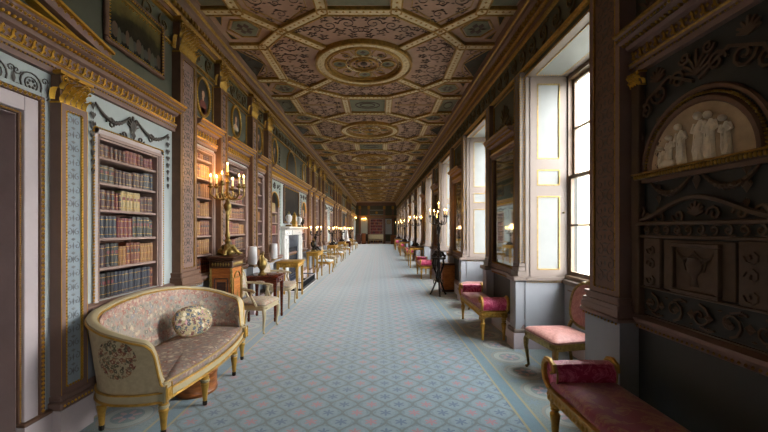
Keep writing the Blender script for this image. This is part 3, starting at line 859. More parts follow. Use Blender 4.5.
mb = MB(); mb.mat(2).box(.5,-HW,0,.66,HW,.90); mb.mat(3).box(.47,-HW,0,.5,HW,.2); mb.mat(0).box(.46,-HW,.84,.53,HW,.90,.01)
for i in (-1,0,1): mb.mat(0).box(.49,i*.5-.2,.3,.5,i*.5+.2,.32); mb.box(.49,i*.5-.2,.76,.5,i*.5+.2,.78)
mb.build('window_apron', [M['shut'],M['dgold'],M['dado'],M['lilac']], win)
mb = MB(); mb.mat(0).box(.0,-HW,3.49,.53,HW,3.519); mb.mat(1).box(.1,-HW+.1,3.483,.43,HW-.1,3.49)
mb.mat(2)
for xx in (.1,.43): mb.beads((xx,-HW+.1,3.484),(xx,HW-.1,3.484),.01,.03)
for yy in (-HW+.1,HW-.1): mb.beads((.1,yy,3.484),(.43,yy,3.484),.01,.03)
mb.beads((.0,-HW,3.5),(.0,HW,3.5),.014,.035)
mb.build('soffit_panel', [M['shut'],M['shutp'],M['gilt']], win)
for k, yk in enumerate(WIN[1:]+[-2.33]):  # last copy is the added unseen window that brightens the near end
    w2 = dup(win, (XR,yk,0)); w2.name = 'window_%d' % (k+2)
    for c1 in w2.children: pass

# right wall: giant pilaster, friezes, stucco bay
RPM = [M['mauve'],M['dgold'],M['brown'],M['relief'],M['dado'],M['lilac']]
giant_pilaster(wr, 'R', 2.665, 3.045, .12, 3.58, RPM); giant_pilaster(wr, 'R', .90, 1.28, .12, 3.58, RPM)
mb = MB(RW); rinceau(mb, 3.1, Y1-.1, 3.77, .26, .014, .013); rinceau(mb, Y0+.1, 2.6, 3.77, .26, .014, .013)
for w_ in WIN[:-1]:
    a, b = w_+HW+.26, w_+2.29-.26; anthemion(mb, (a+b)/2, 3.1, .3); rinceau(mb, a, b, 3.05, .16, .012, .01)
mb.build('frieze_scrolls', M['reliefg'], wr)
mb = MB(RW); mb.prism([(0,3.56),(.03,3.565),(.045,3.60),(0,3.62)],'y',3.05,Y1); mb.prism([(0,3.93),(.03,3.94),(.03,3.97),(0,3.98)],'y',Y0,Y1)
mb.beads((.03,3.05,3.58),(.03,Y1,3.58),.014,.05)
for w_ in WIN[:-1]: frame_rect(mb, w_+HW+.26, w_+2.29-.26, 3.0, 3.5, .02, .02)
mb.build('frieze_moulding', M['dgold'], wr)
mb = MB(RW); U = 2.14
# lower scroll band, tablet with urn panel, small side pilasters, arched top
rinceau(mb, 1.66, 2.58, 1.03, .165, .014, .009)
for k in range(8): mb.lathe([(.03,0),(.02,.008),(0,.012)], (0,0,0), 8) if False else mb.octa((.014,1.66+.115*(k+.5),1.03), .012, .03, .03)
mb.box(0,1.68,.93,.015,2.6,.94); 
mb.box(0,1.70,1.13,.035,2.58,1.145,.004)
for a in (1.73,2.40): mb.box(0,a,1.145,.03,a+.15,1.48,.006); rinceau_v = [mb.tube([(.034,a+.075+p,1.2+.1*i+q) for p,q in spiral(0,0,.045,1.2,1 if i%2 else -1,0,9)], .008, 4, (1,0,0)) for i in range(3)]
mb.box(0,1.90,1.15,.02,2.38,1.47,.004); frame_rect(mb, 2.0,2.28,1.17,1.43,.025,.045)
mb.box(0,1.70,1.48,.04,2.58,1.50,.004); rinceau(mb, 1.72, 2.56, 1.535, .07, .03, .007); mb.box(0,1.68,1.565,.06,2.60,1.59,.006)
mb.lathe([(0,0),(.03,0),(.02,.02),(.012,.05),(.045,.09),(.055,.13),(.04,.16),(.05,.17),(.0,.175)], (.03,2.14,1.20), 8, .5, 1)
for s in (-1,1): mb.tube([(.03,2.14+s*.05,1.33),(.03,2.14+s*.08,1.36),(.03,2.14+s*.06,1.29)], .006, 4, (1,0,0)); swag(mb, 2.14, 2.14+s*.13, 1.41, .05, .03, .008)
mb.tube([(.03,U+.42*(t/12-1)*1.0 if False else U-.44+.88*t/24, 1.60+.13*sin(pi*t/24)**1.6) for t in range(25)], .016, 5, (1,0,0))
for s in (-1,1):
    for q in (.12,.27,.38): mb.tube([(.02,U+s*q+p,1.625+q_) for p,q_ in spiral(0,0,.05-.06*max(0,q-.25),1.2,-s,0,10)], .009, 4, (1,0,0))
    mb.tube([(.02,U+s*.44+p,1.66+q_) for p,q_ in spiral(0,0,.05,1.5,s,0,12)], .012, 4, (1,0,0))
anthemion(mb, U, 1.62, .09, .02)
swag(mb, U-.36, U-.04, 1.86, .09); swag(mb, U+.04, U+.36, 1.86, .09); mb.octa((.016,U,1.83), .02, .03, .06)
husk(mb, 2.43, 1.62, 2.3); husk(mb, 1.85, 1.62, 1.9)
# scrolls and palmettes above the arch
for s in (-1,1):
    for cu, cv, r, d in ((.13,2.47,.06,1),(.28,2.44,.07,-1),(.4,2.36,.06,1),(.08,2.58,.04,-1),(.46,2.2,.05,-1)):
        mb.tube([(.016,U+s*(cu+p),cv+q) for p,q in spiral(0,0,r,1.4,d,0,13)], .011, 4, (1,0,0))
    mb.tube([(.016,U+s*.02,2.42),(.016,U+s*.2,2.52),(.016,U+s*.38,2.44),(.016,U+s*.47,2.26)], .012, 4, (1,0,0))
    anthemion(mb, U+s*.3, 2.53, .1); 
anthemion(mb, U, 2.45, .16)
for k in range(3): anthemion(mb, 1.78+.36*k, 2.3 if False else 3.05, .2)
rinceau(mb, 1.7, 2.5, 3.4, .2, .014, .011)
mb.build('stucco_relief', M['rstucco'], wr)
# ------------------------------------------------------------------ bookcases and books
def bookcase(loc, rz, w, h, shelves, label, group=None, arch=False, frame=False):
    """local: x out of the wall (opening plane x=0), y along 0..w, z up"""
    t = thing('bookcase', label, 'bookcase', loc, rz, group)
    D = .30
    MB().box(-D,0,0,-D+.02,w,h).build('back_panel', M['caseback'], t)
    for y in (0, w-.025): MB().box(-D+.02,y,0,0,y+.025,h).build('side_panel', M['shelfw'], t)
    MB().box(-D+.02,.025,h-.03,0,w-.025,h).build('top_panel', M['shelfw'], t)
    for z in shelves: MB().box(-D+.02,.025,z-.025,-.012,w-.025,z,.004).build('shelf', M['shelfw'], t)
    mb = MB()
    for y in (-.012, w+.012): mb.tube([(.008,y,0),(.008,y,h)], .02, 4)
    mb.mat(1)
    for y in (-.02, w+.02): mb.beads((.016,y,.0),(.016,y,h),.009,.026)
    if not arch: mb.mat(0).tube([(.008,0,h),(.008,w,h)], .02, 4)
    mb.build('moulding', [M['shelfw'],M['gold']], t)
    if frame:
        mb = MB()
        for y0, y1 in ((-.055,-.005),(w+.005,w+.055)): mb.mat(0).box(0,y0,-.03,.02,y1,h+.055,.004)
        mb.box(0,-.055,h+.005,.02,w+.055,h+.055,.004)
        mb.mat(1)
        for y in (-.058,w+.058): mb.beads((.016,y,-.03),(.016,y,h+.058),.013,.026)
        mb.beads((.016,-.058,h+.058),(.016,w+.058,h+.058),.013,.026)
        mb.build('gilt_frame', [M['niche'],M['gold']], t)
    return t
def book_mesh(k):
    r = random.Random(k); n, col = LEATHER[k % 10]
    mb = MB(); h, th, d = .19, .042, .14; q = th/2
    mb.mat(0)
    # rounded spine, boards, page block
    sp = [(-.012,-q)]+[(-.012+.014*sin(pi*i/6), -q+th*i/6) for i in range(1,6)]+[(-.012,q)]
    mb.prism(sp+[(-d,q),(-d,q-.003),(-.012,q-.003),(-.012,-q+.003),(-d,-q+.003),(-d,-q)], 'z', 0, h)
    mb.mat(2).box(-d+.004,-q+.003,.004,-.012,q-.003,h-.006)
    mb.mat(1)
    for z in (.03,.095,.16):
        mb.tube([(-.011+.0145*sin(pi*i/6), -q+th*i/6, z) for i in range(7)], .0016, 4, (0,0,1))
    if k % 3:
        mb.mat(3); z = .105
        mb.grid([[(-.011+.0148*sin(pi*i/6), -q+th*i/6, z+.026*j) for i in range(1,6)] for j in range(2)])
    return mb.build('book', [MLE[k % 10], M['gold'], M['paper'], MLE[(1,7,5,0,0,0,3,0,7,7)[k % 10]]])
PROTO = [None]*10
def fill_books(loc, rz, w, h, shelves, step, where, group, rowpick):
    nsh = len(shelves); names = {6:['top','second','third','fourth','fifth','bottom'], 7:['top','second','third','fourth','fifth','sixth','bottom']}[nsh]
    zs = sorted(shelves, reverse=True)
    ca, sa = cos(rz), sin(rz)
    for i, z in enumerate(zs):
        up = (zs[i-1]-.025 if i else h-.03); gap = up-z
        n = int((w-.07)/step); y = .032; W = w-.064
        ths = [RND.uniform(.75,1.25) for _ in range(n)]; s = W/sum(ths)
        pal = rowpick(i); hh = RND.uniform(.76,.86)*gap
        run = 0; kcur = pal[0]
        for j in range(n):
            th = ths[j]*s*.985
            if run <= 0: kcur = RND.choice(pal); run = RND.randint(1,5); hh = RND.uniform(.70,.9)*gap
            run -= 1
            yy = y+th/2; y += ths[j]*s
            # books run along +y; on the left wall +y reads left to right
            p = (loc[0]+ca*(-.035)-sa*yy, loc[1]+sa*(-.035)+ca*yy, loc[2]+z)
            if PROTO[kcur] is None: b = PROTO[kcur] = book_mesh(kcur)
            else: b = PROTO[kcur].copy(); COL.objects.link(b)
            b.location = p; b.rotation_euler = (0,0,rz); b.scale = (RND.uniform(.9,1.1), th/.042, hh*RND.uniform(.985,1.01)/.19)
            tag(b, '%s book, %s from left on the %s shelf of the %s' % (LEATHER[kcur][0], ORD[j], names[i], where), 'book', group)
far = MB()
def stuff_books(loc, rz, w, h, shelves, step=.055):
    far.M = Matrix.Translation(loc) @ Matrix.Rotation(rz,4,'Z')
    zs = sorted(shelves, reverse=True)
    for i, z in enumerate(zs):
        gap = (zs[i-1]-.025 if i else h-.03)-z; y = .035; k = 0; hh = .8; run = 0
        while y < w-.08:
            th = RND.uniform(.7,1.3)*step; 
            if run <= 0: k = RND.choice([0,1,2,3,4,8,8,9,3,0]); run = RND.randint(2,7); hh = RND.uniform(.7,.9)
            run -= 1
            far.mat(k).box(-.18,y,z,-.04,y+th*.94,z+gap*hh*RND.uniform(.98,1.02),.004); y += th
    far.M = None
SH6 = [0,.27,.53,.78,1.015,1.235]                      # niche shelf tops, from .905
SH7 = [0,.26,.52,.78,1.04,1.30,1.555]
# near framed niche
for i, (a, b) in enumerate(NICHES):
    lab = ['built-in bookcase in gilt beaded frame set in the pale blue wall behind the settee','gilt framed bookcase niche in the middle of the left wall, nearer one','gilt framed bookcase niche in the middle of the left wall, farther one','gilt framed bookcase niche near the far end of the left wall'][i]
    bookcase((XL,a+.003,.932), 0, b-a-.006, 1.405, SH6, lab, 'framed bookcase niches', False, True)
RP = lambda i: [[0,9,0,1,8],[7,6,1,0,9],[0,1,3,3,4],[6,7,0,8,3],[3,8,9,3,7],[3,8,7,5,6]][i]
fill_books((XL,3.073,.932), 0, .854, 1.405, SH6, .05, 'gilt-framed niche', 'leather books in the gilt-framed niche', RP)
names = ['tall bookcase between fluted pilasters, first beyond the framed niche','tall bookcase behind the lit candelabrum, second beyond the framed niche','tall narrow bookcase just before the first arched alcove']
BP = [lambda i: [3,8,2,3,8,4], lambda i: [0,2,8,3,9,0], None]
for i, (a, b) in enumerate(BKS):
    lab = names[i] if i < 3 else '%s tall bookcase along the left wall beyond the marble fireplace' % ORD[i-3]
    bookcase((XL,a+.003,.932), 0, b-a-.006, 1.685, SH7, lab, 'tall bookcases of the left wall')
    if i == 0: fill_books((XL,a+.003,.932), 0, b-a-.006, 1.685, SH7, .062, 'first tall bookcase', 'leather books in the first tall bookcase', BP[0])
    elif i == 1: fill_books((XL,a+.003,.932), 0, b-a-.006, 1.685, SH7, .068, 'candelabrum bookcase', 'leather books behind the candelabrum', BP[1])
    else: stuff_books((XL,a+.003,.932), 0, b-a-.006, 1.685, SH7)
for a, b in NICHES[1:]: stuff_books((XL,a+.003,.932), 0, .854, 1.405, SH6)
SHA = [0,.25,.5,.75,1.0]
for i, c in enumerate(ARCHES):
    lab = ['arched book alcove left of the marble fireplace','arched book alcove just beyond the marble fireplace','arched book alcove before the second fireplace','arched book alcove near the far end'][i]
    t = bookcase((XL,c-.357,.932), 0, .714, 1.475, SHA, lab, 'arched book alcoves', True)
    stuff_books((XL,c-.357,.932), 0, .714, 1.27, SHA)
    mb = MB(); n = 20; r = .335; spring = 2.05
    rows = [[],[],[]]
    for k in range(n+1):
        th = pi*k/n; y, z = cos(th), sin(th)
        s = 1/max(abs(y)/.37, z/.375)
        yo, zo = y*s, min(.375, z*s)
        for q, (xx, yy, zz) in enumerate(((.012,y*r,z*r),(.012,yo,zo),(-.05,yo,zo))): rows[q].append((xx,.357+yy,spring-.932+zz))
    back = [(-.06,p[1],p[2]) for p in rows[0]]
    mb.grid([back,rows[0],rows[1],rows[2]])
    mb.mat(1).tube([(.014,.357+r*cos(pi*k/n),spring-.932+r*sin(pi*k/n)) for k in range(n+1)], .018, 5, (1,0,0))
    mb.build('arch_surround', [M['stuccog'],M['gold']], t)

# ------------------------------------------------------------------ pictures of the left wall
def painted(kind):
    """flat figure painted on a canvas, local y across, z up, in a unit half-height"""
    mb = MB(); x = .006
    def disc(cy, cz, ry, rz, m, n=14, xx=x): mb.mat(m).prism([(cy+ry*cos(2*pi*i/n), cz+rz*sin(2*pi*i/n)) for i in range(n)], 'x', x-.003, xx)
    body = 1 if kind == 'lady' else (2 if kind == 'red' else 3)
    disc(0,-.13,.10,.095,body,14,x+.001); disc(0,-.2,.13,.06,body,14,x+.001)
    disc(.0,-.01,.022,.04,0,10,x+.002); disc(0,.055,.05,.055,3 if kind != 'lady' else 4,14,x+.0015); disc(.005,.04,.036,.048,0,14,x+.003)
    if kind == 'lady': disc(0,-.075,.05,.03,0,12,x+.002)
    return mb
def oval_portrait(loc, label, kind, k=1.0):
    t = thing('oval_portrait', label, 'picture', loc, 0, 'oval portraits of the upper wall')
    mb = MB(); n = 28
    pr = [(.000,.0),(.0,.02),(.018,.03),(.034,.02),(.04,.0)]
    rows = []
    for i in range(n):
        a = 2*pi*i/n; rows.append([(q[1]*1.0+.001, cos(a)*(.165*k+q[0]), sin(a)*(.235*k+q[0])) for q in pr])
    mb.grid(rows, True); mb.mat(1)
    for i in range(44): a = 2*pi*i/44; mb.octa((.022, cos(a)*(.19*k), sin(a)*(.26*k)), .012, .011, .011)
    mb.build('gilt_frame', [M['dgold'],M['gold']], t)
    c = MB().prism([(.168*k*cos(2*pi*i/n), .238*k*sin(2*pi*i/n)) for i in range(n)], 'x', .001, .004).build('canvas', M['canvas'], t)
    pf = painted(kind); pf.build('painted_sitter', [M['skin'],M['pdress'],M['pred'],M['pbrown'],M['pbrown']], t)
    return t
seq = ['red','lady','brown','lady','red','brown']
for i, (a, b) in enumerate(BKS):
    lab = ['oval portrait of a sitter in a red coat above the first tall bookcase','oval portrait of a lady in a pale dress above the candelabrum bookcase','oval portrait of a dark-coated sitter above the narrow bookcase by the arch'][i] if i < 3 else '%s oval portrait along the upper left wall beyond the fireplace' % ORD[i-3]
    oval_portrait((XL+.002,(a+b)/2,3.32), lab, seq[i % 6])
for i, c in enumerate(ARCHES):
    oval_portrait((XL+.002,c,3.30), ['large oval portrait above the arched alcove left of the fireplace','large oval portrait above the arched alcove just beyond the fireplace','large oval portrait above the alcove before the second fireplace','large oval portrait above the farthest arched alcove'][i], seq[(i+2) % 6], 1.15)
def landscape(loc, w, h, label, dark=False):
    t = thing('framed_painting', label, 'picture', loc)
    m, nt, b = newmat('landscape_paint'); co = coords(nt)
    sp = nt.nodes.new('ShaderNodeSeparateXYZ'); nt.links.new(co, sp.inputs[0])
    f = X(nt, sp.outputs[2])/h + X(nt, noise(nt, co, 5, 5))*.7 - .35
    st = [(0,L('#100e09')),(.40,L('#1d190f')),(.56,L('#2f2a18')),(.66,L('#4d4424')),(.9,L('#6b6036'))] if not dark else [(0,L('#151312')),(.5,L('#221f1c')),(.8,L('#35302a')),(.95,L('#3a342d')),(1,L('#3a342d'))]
    nt.links.new(ramp(nt, f.s, st), b.inputs['Base Color']); b.inputs['Roughness'].default_value = .75 if dark else .5; b.inputs['Specular IOR Level'].default_value = .15
    MB().box(.003,-w/2,0,.012,w/2,h).build('canvas', m, t)
    mb = MB(); mb.M = None
    mb.mat(0); q = .042
    for y0, y1, z0, z1 in ((-w/2-q,w/2+q,-q,0),(-w/2-q,w/2+q,h,h+q),(-w/2-q,-w/2,0,h),(w/2,w/2+q,0,h)): mb.box(.001,y0,z0,.04,y1,z1,.01)
    mb.mat(1)
    for y in (-w/2,w/2): mb.beads((.036,y,0),(.036,y,h),.012,.03)
    for z in (0,h): mb.beads((.036,-w/2,z),(.036,w/2,z),.012,.03)
    mb.build('gilt_frame', [M['brown'],M['gold']], t)
    if not dark:
        mb = MB()   # painted trees and figures
        for i in range(14):
            y = -w*.45+w*.9*i/13; mb.mat(i % 3).prism([(y+.03*cos(a*pi/4)*(1+.4*(i%2)), .1+.03*sin(i*2.1)+.05*sin(a*pi/4)*(1+.5*(i%3))) for a in range(8)], 'x', .011, .0135)
        mb.build('painted_foliage', [M['canvas'],M['pbrown'],M['green']], t)
    return t
landscape((XL+.002,3.555,3.21), .78, .50, 'dark landscape painting in a gilt frame above the framed book niche')
landscape((XL+.002,mir(3.555),3.21), .78, .50, 'dark gilt framed landscape high on the far left wall')
landscape((XL+.002,16.26,3.21), .78, .50, 'gilt framed landscape above the nearer middle niche')
landscape((XL+.002,18.24,3.21), .78, .50, 'gilt framed landscape above the farther middle niche')
for k, c in enumerate((9.88, mir(9.88))):
    landscape((XL+.002,c,1.72), 1.62, .88, ['large dark picture hanging over the white marble fireplace','large dark picture over the second, distant fireplace'][k], True)
    # arched lunette picture above
    t = thing('arched_picture', ['arched dark picture above the entablature over the marble fireplace','arched dark picture high above the distant fireplace'][k], 'picture', (XL+.002,c,3.02))
    pts = [(-.5,0)]+[(-.5*cos(pi*i/16), .12+.5*sin(pi*i/16)) for i in range(17)]+[(.5,0)]
    MB().prism(pts, 'x', .002, .012).build('canvas', M['canvas'], t)
    MB().tube([(.012,p,q) for p,q in pts], .022, 5, (1,0,0), 1, False, True).build('gilt_frame', M['dgold'], t)

# ------------------------------------------------------------------ fireplaces
def fireplace(c, label):
    t = thing('fireplace', label, 'fireplace', (XL,c,0), 0)
    for s in (-1,1):
        mb = MB(); a, b = sorted((s*1.0,s*.62))
        mb.box(0,a,0,.09,b,1.38,.006); mb.box(0,a-.02,0,.11,b+.02,.14,.01); mb.box(.09,a+.07,.2,.115,b-.07,1.3,.01)
        for i in range(5): leaf(mb, (.115,(a+b)/2,.25+.2*i), .14, .17, .03)
        mb.build('jamb', M['marble'], t)
    mb = MB(); mb.box(0,-1.0,1.38,.10,1.0,1.52,.006)
    for i in range(-4,5):
        if i: mb.ell((.10,i*.2,1.45), .02,.06,.035, 8, 5)
    mb.box(.09,-.3,1.385,.125,.3,1.515,.01)
    for i in range(26): mb.box(.1,-.98+i*.077,1.52,.15,-.98+i*.077+.045,1.55)
    mb.build('frieze', M['marble'], t)
    MB().box(0,-1.1,1.55,.24,1.1,1.60,.012).build('mantel_shelf', M['marble'], t)
    mb = MB(); mb.box(.0,-.62,0,.05,-.50,1.38); mb.box(0,.50,0,.05,.62,1.38); mb.box(0,-.5,1.05,.05,.5,1.38); mb.build('slips', M['steel'], t)
    mb = MB(); mb.box(.003,-.5,0,.012,.5,1.05); mb.build('firebox', M['soot'], t)
    mb = MB()
    for i in range(9): mb.tube([(.05,-.34+.085*i,.12),(.06,-.34+.085*i,.34)], .01, 5)
    for z in (.14,.32): mb.tube([(.055,-.38,z),(.055,.38,z)], .012, 5)
    for y in (-.38,.38): mb.lathe([(.02,0),(.02,.3),(.03,.34),(.015,.38),(.03,.42),(0,.46)], (.06,y,.0), 8)
    mb.build('grate', M['steel'], t)
    MB().box(0.0,-1.05,0,.52,1.05,.02,.006).build('hearth_slab', M['marble'], t)
    return t
fireplace(9.88, 'white carved marble fireplace with dark opening on the left wall')
fireplace(mir(9.88), 'second white marble fireplace far along the left wall')
def fender(c, label):
    t = thing('fire_fender', label, 'fender', (XL,c,.02), 0)
    mb = MB(); mb.tube([(.12,-.95,.2),(.48,-.95,.2),(.48,.95,.2),(.12,.95,.2)], .016, 6); mb.build('top_rail', M['steel'], t)
    mb = MB(); mb.box(.12,-.97,0,.50,-.93,.05); mb.box(.12,.93,0,.50,.97,.05); mb.box(.46,-.97,0,.50,.97,.05); mb.build('base_plate', M['iron'], t)
    mb = MB()
    for i in range(37): y = -.92+i*.0511; mb.tube([(.48,y,.04),(.48,y,.2)], .007, 4)
    for i in range(7): 
        for y in (-.95,.95): mb.tube([(.14+i*.05,y,.04),(.14+i*.05,y,.2)], .007, 4)
    mb.build('pierced_gallery', M['iron'], t)
fender(9.88, 'dark pierced metal fender on the hearth of the near fireplace')
def urn(loc, label, mats, k=1.0, grp=None):
    t = thing('mantel_urn', label, 'urn', loc, 0, grp)
    MB().box(-.07*k,-.07*k,0,.07*k,.07*k,.05*k,.008).build('plinth', mats[1], t)
    MB().lathe([(.045*k,.05*k),(.02*k,.08*k),(.025*k,.10*k),(.07*k,.15*k),(.085*k,.22*k),(.08*k,.26*k),(.04*k,.29*k),(.05*k,.31*k)], n=14).build('body', mats[0], t)
    MB().lathe([(.05*k,.31*k),(.03*k,.34*k),(.01*k,.35*k),(.016*k,.37*k),(0,.39*k)], n=12).build('lid', mats[1], t)
    for s in (-1,1): MB().tube([(0,s*.08*k,.25*k),(0,s*.12*k,.27*k),(0,s*.11*k,.2*k),(0,s*.07*k,.17*k)], .009*k, 5).build('handle', mats[1], t)
    return t
zm = 1.60
def statuette(loc, label, mt, base, h=.4, rz=0):
    t = thing('statuette', label, 'statuette', loc, rz)
    MB().lathe([(h*.2,0),(h*.2,h*.05),(h*.15,h*.08),(h*.13,h*.16),(h*.17,h*.18),(h*.17,h*.2)], n=14).build('pedestal', base, t)
    # one continuous standing draped figure
    me = bpy.data.meshes.new('figure')
    V = [(0,0,.56),(0,0,.68),(0,0,.78),(0,0,.86),(0,0,.93),(0,.055,.76),(.02,.11,.66),(.07,.08,.58),(0,-.055,.76),(-.01,-.11,.67),(.02,-.14,.80),(0,.03,.5),(.015,.035,.36),(.0,.03,.22),(.03,.035,.205),(0,-.03,.5),(.0,-.035,.36),(-.01,-.035,.22),(.02,-.04,.205)]
    E = [(0,1),(1,2),(2,3),(3,4),(2,5),(5,6),(6,7),(2,8),(8,9),(9,10),(0,11),(11,12),(12,13),(13,14),(0,15),(15,16),(16,17),(17,18)]
    Rr = [.065,.06,.065,.022,.042,.028,.022,.017,.028,.022,.017,.045,.034,.024,.018,.045,.034,.024,.018]
    me.from_pydata([tuple(c*h for c in v) for v in V], E, []); me.update()
    o = bpy.data.objects.new('figure', me); COL.objects.link(o); o.parent = t
    md = o.modifiers.new('skin','SKIN'); 
    sk = me.skin_vertices[0].data if me.skin_vertices else None
    if sk is None:
        pass
    for i, s in enumerate(me.skin_vertices[0].data): s.radius = (Rr[i]*h,Rr[i]*h); s.use_root = (i == 0)
    sd = o.modifiers.new('sub','SUBSURF'); sd.levels = 1; sd.render_levels = 1
    me.materials.append(mt)
    mb = MB(); rows = []
    for j in range(7):
        z = .2+.42*j/6; r = .1-.045*j/6
        rows.append([((r+.012*cos(a*5+j*.4))*cos(a)*h, (r*1.1+.012*cos(a*5+j*.4))*sin(a)*h, z*h) for a in [2*pi*i/24 for i in range(25)]])
    mb.grid(rows).build('drapery', mt, t)
    return t
urn((XL+.13,9.12,zm), 'white gilt-mounted urn on the near end of the mantelpiece', (M['marble'],M['bronze']), 1.0)
t = thing('mantel_clock', 'gilt arched clock with white dial in the middle of the mantelpiece', 'clock', (XL+.13,9.72,zm))
mb = MB(); mb.box(-.06,-.12,0,.06,.12,.06,.01); mb.prism([(-.09,.06),(-.09,.22)]+[(-.09*cos(pi*i/10),.22+.09*sin(pi*i/10)) for i in range(1,10)]+[(.09,.22),(.09,.06)], 'x', -.05, .05); mb.lathe([(.03,.3),(.04,.33),(.0,.40)], n=8); mb.build('case', M['gilt'], t)
mb = MB(Matrix.Translation((.052,0,.21)) @ Matrix.Rotation(pi/2,4,'Y')); mb.lathe([(.065,0),(.065,.006),(0,.006)], n=18); mb.build('dial', M['marble'], t)
MB().box(.058,-.003,.21,.062,.003,.262).build('hand', M['black'], t); MB().box(.058,0,.207,.062,.035,.213).build('hand', M['black'], t)
urn((XL+.13,10.3,zm), 'white gilt-mounted urn right of the gilt mantel clock', (M['marble'],M['bronze']), .95)
urn((XL+.13,10.75,zm), 'small dark urn at the far end of the mantelpiece', (M['black'],M['bronze']), .8)

# ------------------------------------------------------------------ seating
def turned_leg(mb, x, y, h, r, splay=(0,0)):
    pr = [(r*.45,0),(r*.55,h*.05),(r*.5,h*.12),(r*.75,h*.5),(r*1.05,h*.74),(r*.6,h*.8),(r*.95,h*.84),(r*.6,h*.88),(r*1.0,h*.9),(r*1.0,h)]
    mb.lathe(pr, (x,y,0), 10)
def cabriole(mb, x, y, h, dx, dy, r=.02):
    pts = [(x,y,h),(x+dx*.028,y+dy*.028,h*.85),(x+dx*.03,y+dy*.03,h*.65),(x+dx*.008,y+dy*.008,h*.32),(x-dx*.002,y-dy*.002,h*.1),(x+dx*.022,y+dy*.022,.012),(x+dx*.03,y+dy*.03,.006)]
    mb.tube(pts, [r*1.35,r*1.35,r*1.1,r*.75,r*.62,r*.85,r*.6], 7)
def rounded(w0, w1, d, n=6, r=.07):
    """seat plan, front (x=d) wider"""
    P = [(0,-w0/2),(d,-w1/2),(d,w1/2),(0,w0/2)]; out = []
    for i in range(4):
        p, a, b = Vector(P[i]), Vector(P[i-1]), Vector(P[(i+1)%4]); u = (a-p).normalized()*r; v = (b-p).normalized()*r
        for k in range(n+1):
            t = k/n; out.append(tuple((p+u)*(1-t)**2+p*2*t*(1-t)+(p+v)*t*t))
    return out
def cushion(mb, plan, z0, z1, dome=.03):
    c = Vector((sum(p[0] for p in plan)/len(plan), sum(p[1] for p in plan)/len(plan)))
    rows = []
    for z, s in ((z0,.97),(z0+.01,1),((z0+z1)/2,1.015),(z1-.012,.985),(z1,.93),(z1+dome*.6,.65),(z1+dome,.3),(z1+dome*1.08,.01)):
        rows.append([(c.x+(p[0]-c.x)*s, c.y+(p[1]-c.y)*s, z) for p in plan+[plan[0]]])
    mb.grid(rows); return mb
def armchair(name, label, cat, loc, rz, frame, fab, arms=True, group=None, h=.93):
    """faces +x; origin on the floor under the back of the seat"""
    t = thing(name, label, cat, loc, rz, group)
    D, W0, W1, zs = .50, .48, .58, .42
    for s in (-1,1):
        mb = MB(); cabriole(mb, D-.04, s*(W1/2-.04), zs-.05, .6, s*.6, .022); mb.build('leg', frame, t)
        mb = MB(); mb.tube([(.03,s*(W0/2-.03),zs),(.02,s*(W0/2-.02),zs*.6),(-.03,s*(W0/2-.0),.2),(-.07,s*(W0/2+.01),.01)], [.026,.024,.018,.016], 7); mb.build('leg', frame, t)
    pl = rounded(W0, W1, D)
    mb = MB(); mb.prism(pl, 'z', zs-.075, zs-.01)
    for i in range(0, len(pl)): mb.octa((pl[i][0],pl[i][1],zs-.04), .012,.012,.016)
    mb.build('seat_frame', frame, t)
    cushion(MB(), pl, zs-.012, zs+.035, .035).build('seat', fab, t)
    # oval back, leaning
    bw, b0, b1 = .24, zs+.06, h
    n = 26; ring = []
    for i in range(n):
        a = 2*pi*i/n; ca, sa_ = cos(a), sin(a)
        yy = bw*math.copysign(abs(ca)**.72, ca); zz = (b0+b1)/2+(b1-b0)/2*math.copysign(abs(sa_)**.8, sa_)
        ring.append((-.01-.16*(zz-zs)-.02*(1-(yy/bw)**2), yy, zz))
    mb = MB(); mb.tube(ring, .024, 6, (1,0,0), 1, False, True)
    for s in (-1,1): mb.tube([(.03,s*(W0/2-.04),zs-.02),(-.01,s*.17,b0+.05)], .022, 6)
    mb.octa((-.01-.16*(b1-zs),0,b1+.02), .02,.06,.03)
    mb.build('back_frame', frame, t)
    mb = MB(); c = ((b0+b1)/2)
    for sg in (1,-1):
        rows = []
        for q, o in ((1.0,.012),(.85,.022),(.5,.032),(.02,.036)):
            rows.append([(-.01-.16*(c+(p[2]-c)*q-zs)-.02*(1-(p[1]*q/bw)**2)+sg*o, p[1]*q, c+(p[2]-c)*q) for p in ring+[ring[0]]])
        mb.grid(rows)
    mb.build('backrest', fab, t)
    if arms:
        for s in (-1,1):
            mb = MB(); mb.tube([(-.06,s*.23,zs+.26),(.05,s*.285,zs+.25),(.2,s*.31,zs+.235),(.32,s*.315,zs+.22),(.36,s*.33,zs+.2),(.34,s*.33,zs+.185)], [.018,.02,.019,.021,.022,.012], 7)
            mb.tube([(.31,s*.312,zs+.215),(.29,s*.30,zs+.14),(.33,s*.285,zs+.05),(.36,s*.272,zs-.02)], [.018,.016,.02,.024], 7)
            a = mb.build('arm', frame, t)
            mb = MB(); mb.ell((.16,s*.304,zs+.258), .085,.026,.02, 10, 6); mb.build('arm_pad', fab, a)
    return t
ch1 = armchair('armchair', 'cream and gilt armchair with tapestry seat right behind the walnut pedestal', 'chair', (-2.12,5.62,0), -.1, M['cream'], M['tapchair'], True, 'painted armchairs along the left wall')
dup(ch1, (-2.2,7.28,0), .0, 'cream and gilt armchair with round tapestry back beyond the dark table', 'painted armchairs along the left wall')
wh = armchair('armchair', 'gilt armchair in pale blue silk just beyond the candelabra console', 'chair', (-2.12,12.75,0), -.1, M['gilt'], M['paleblue'], True, 'painted armchairs along the left wall')
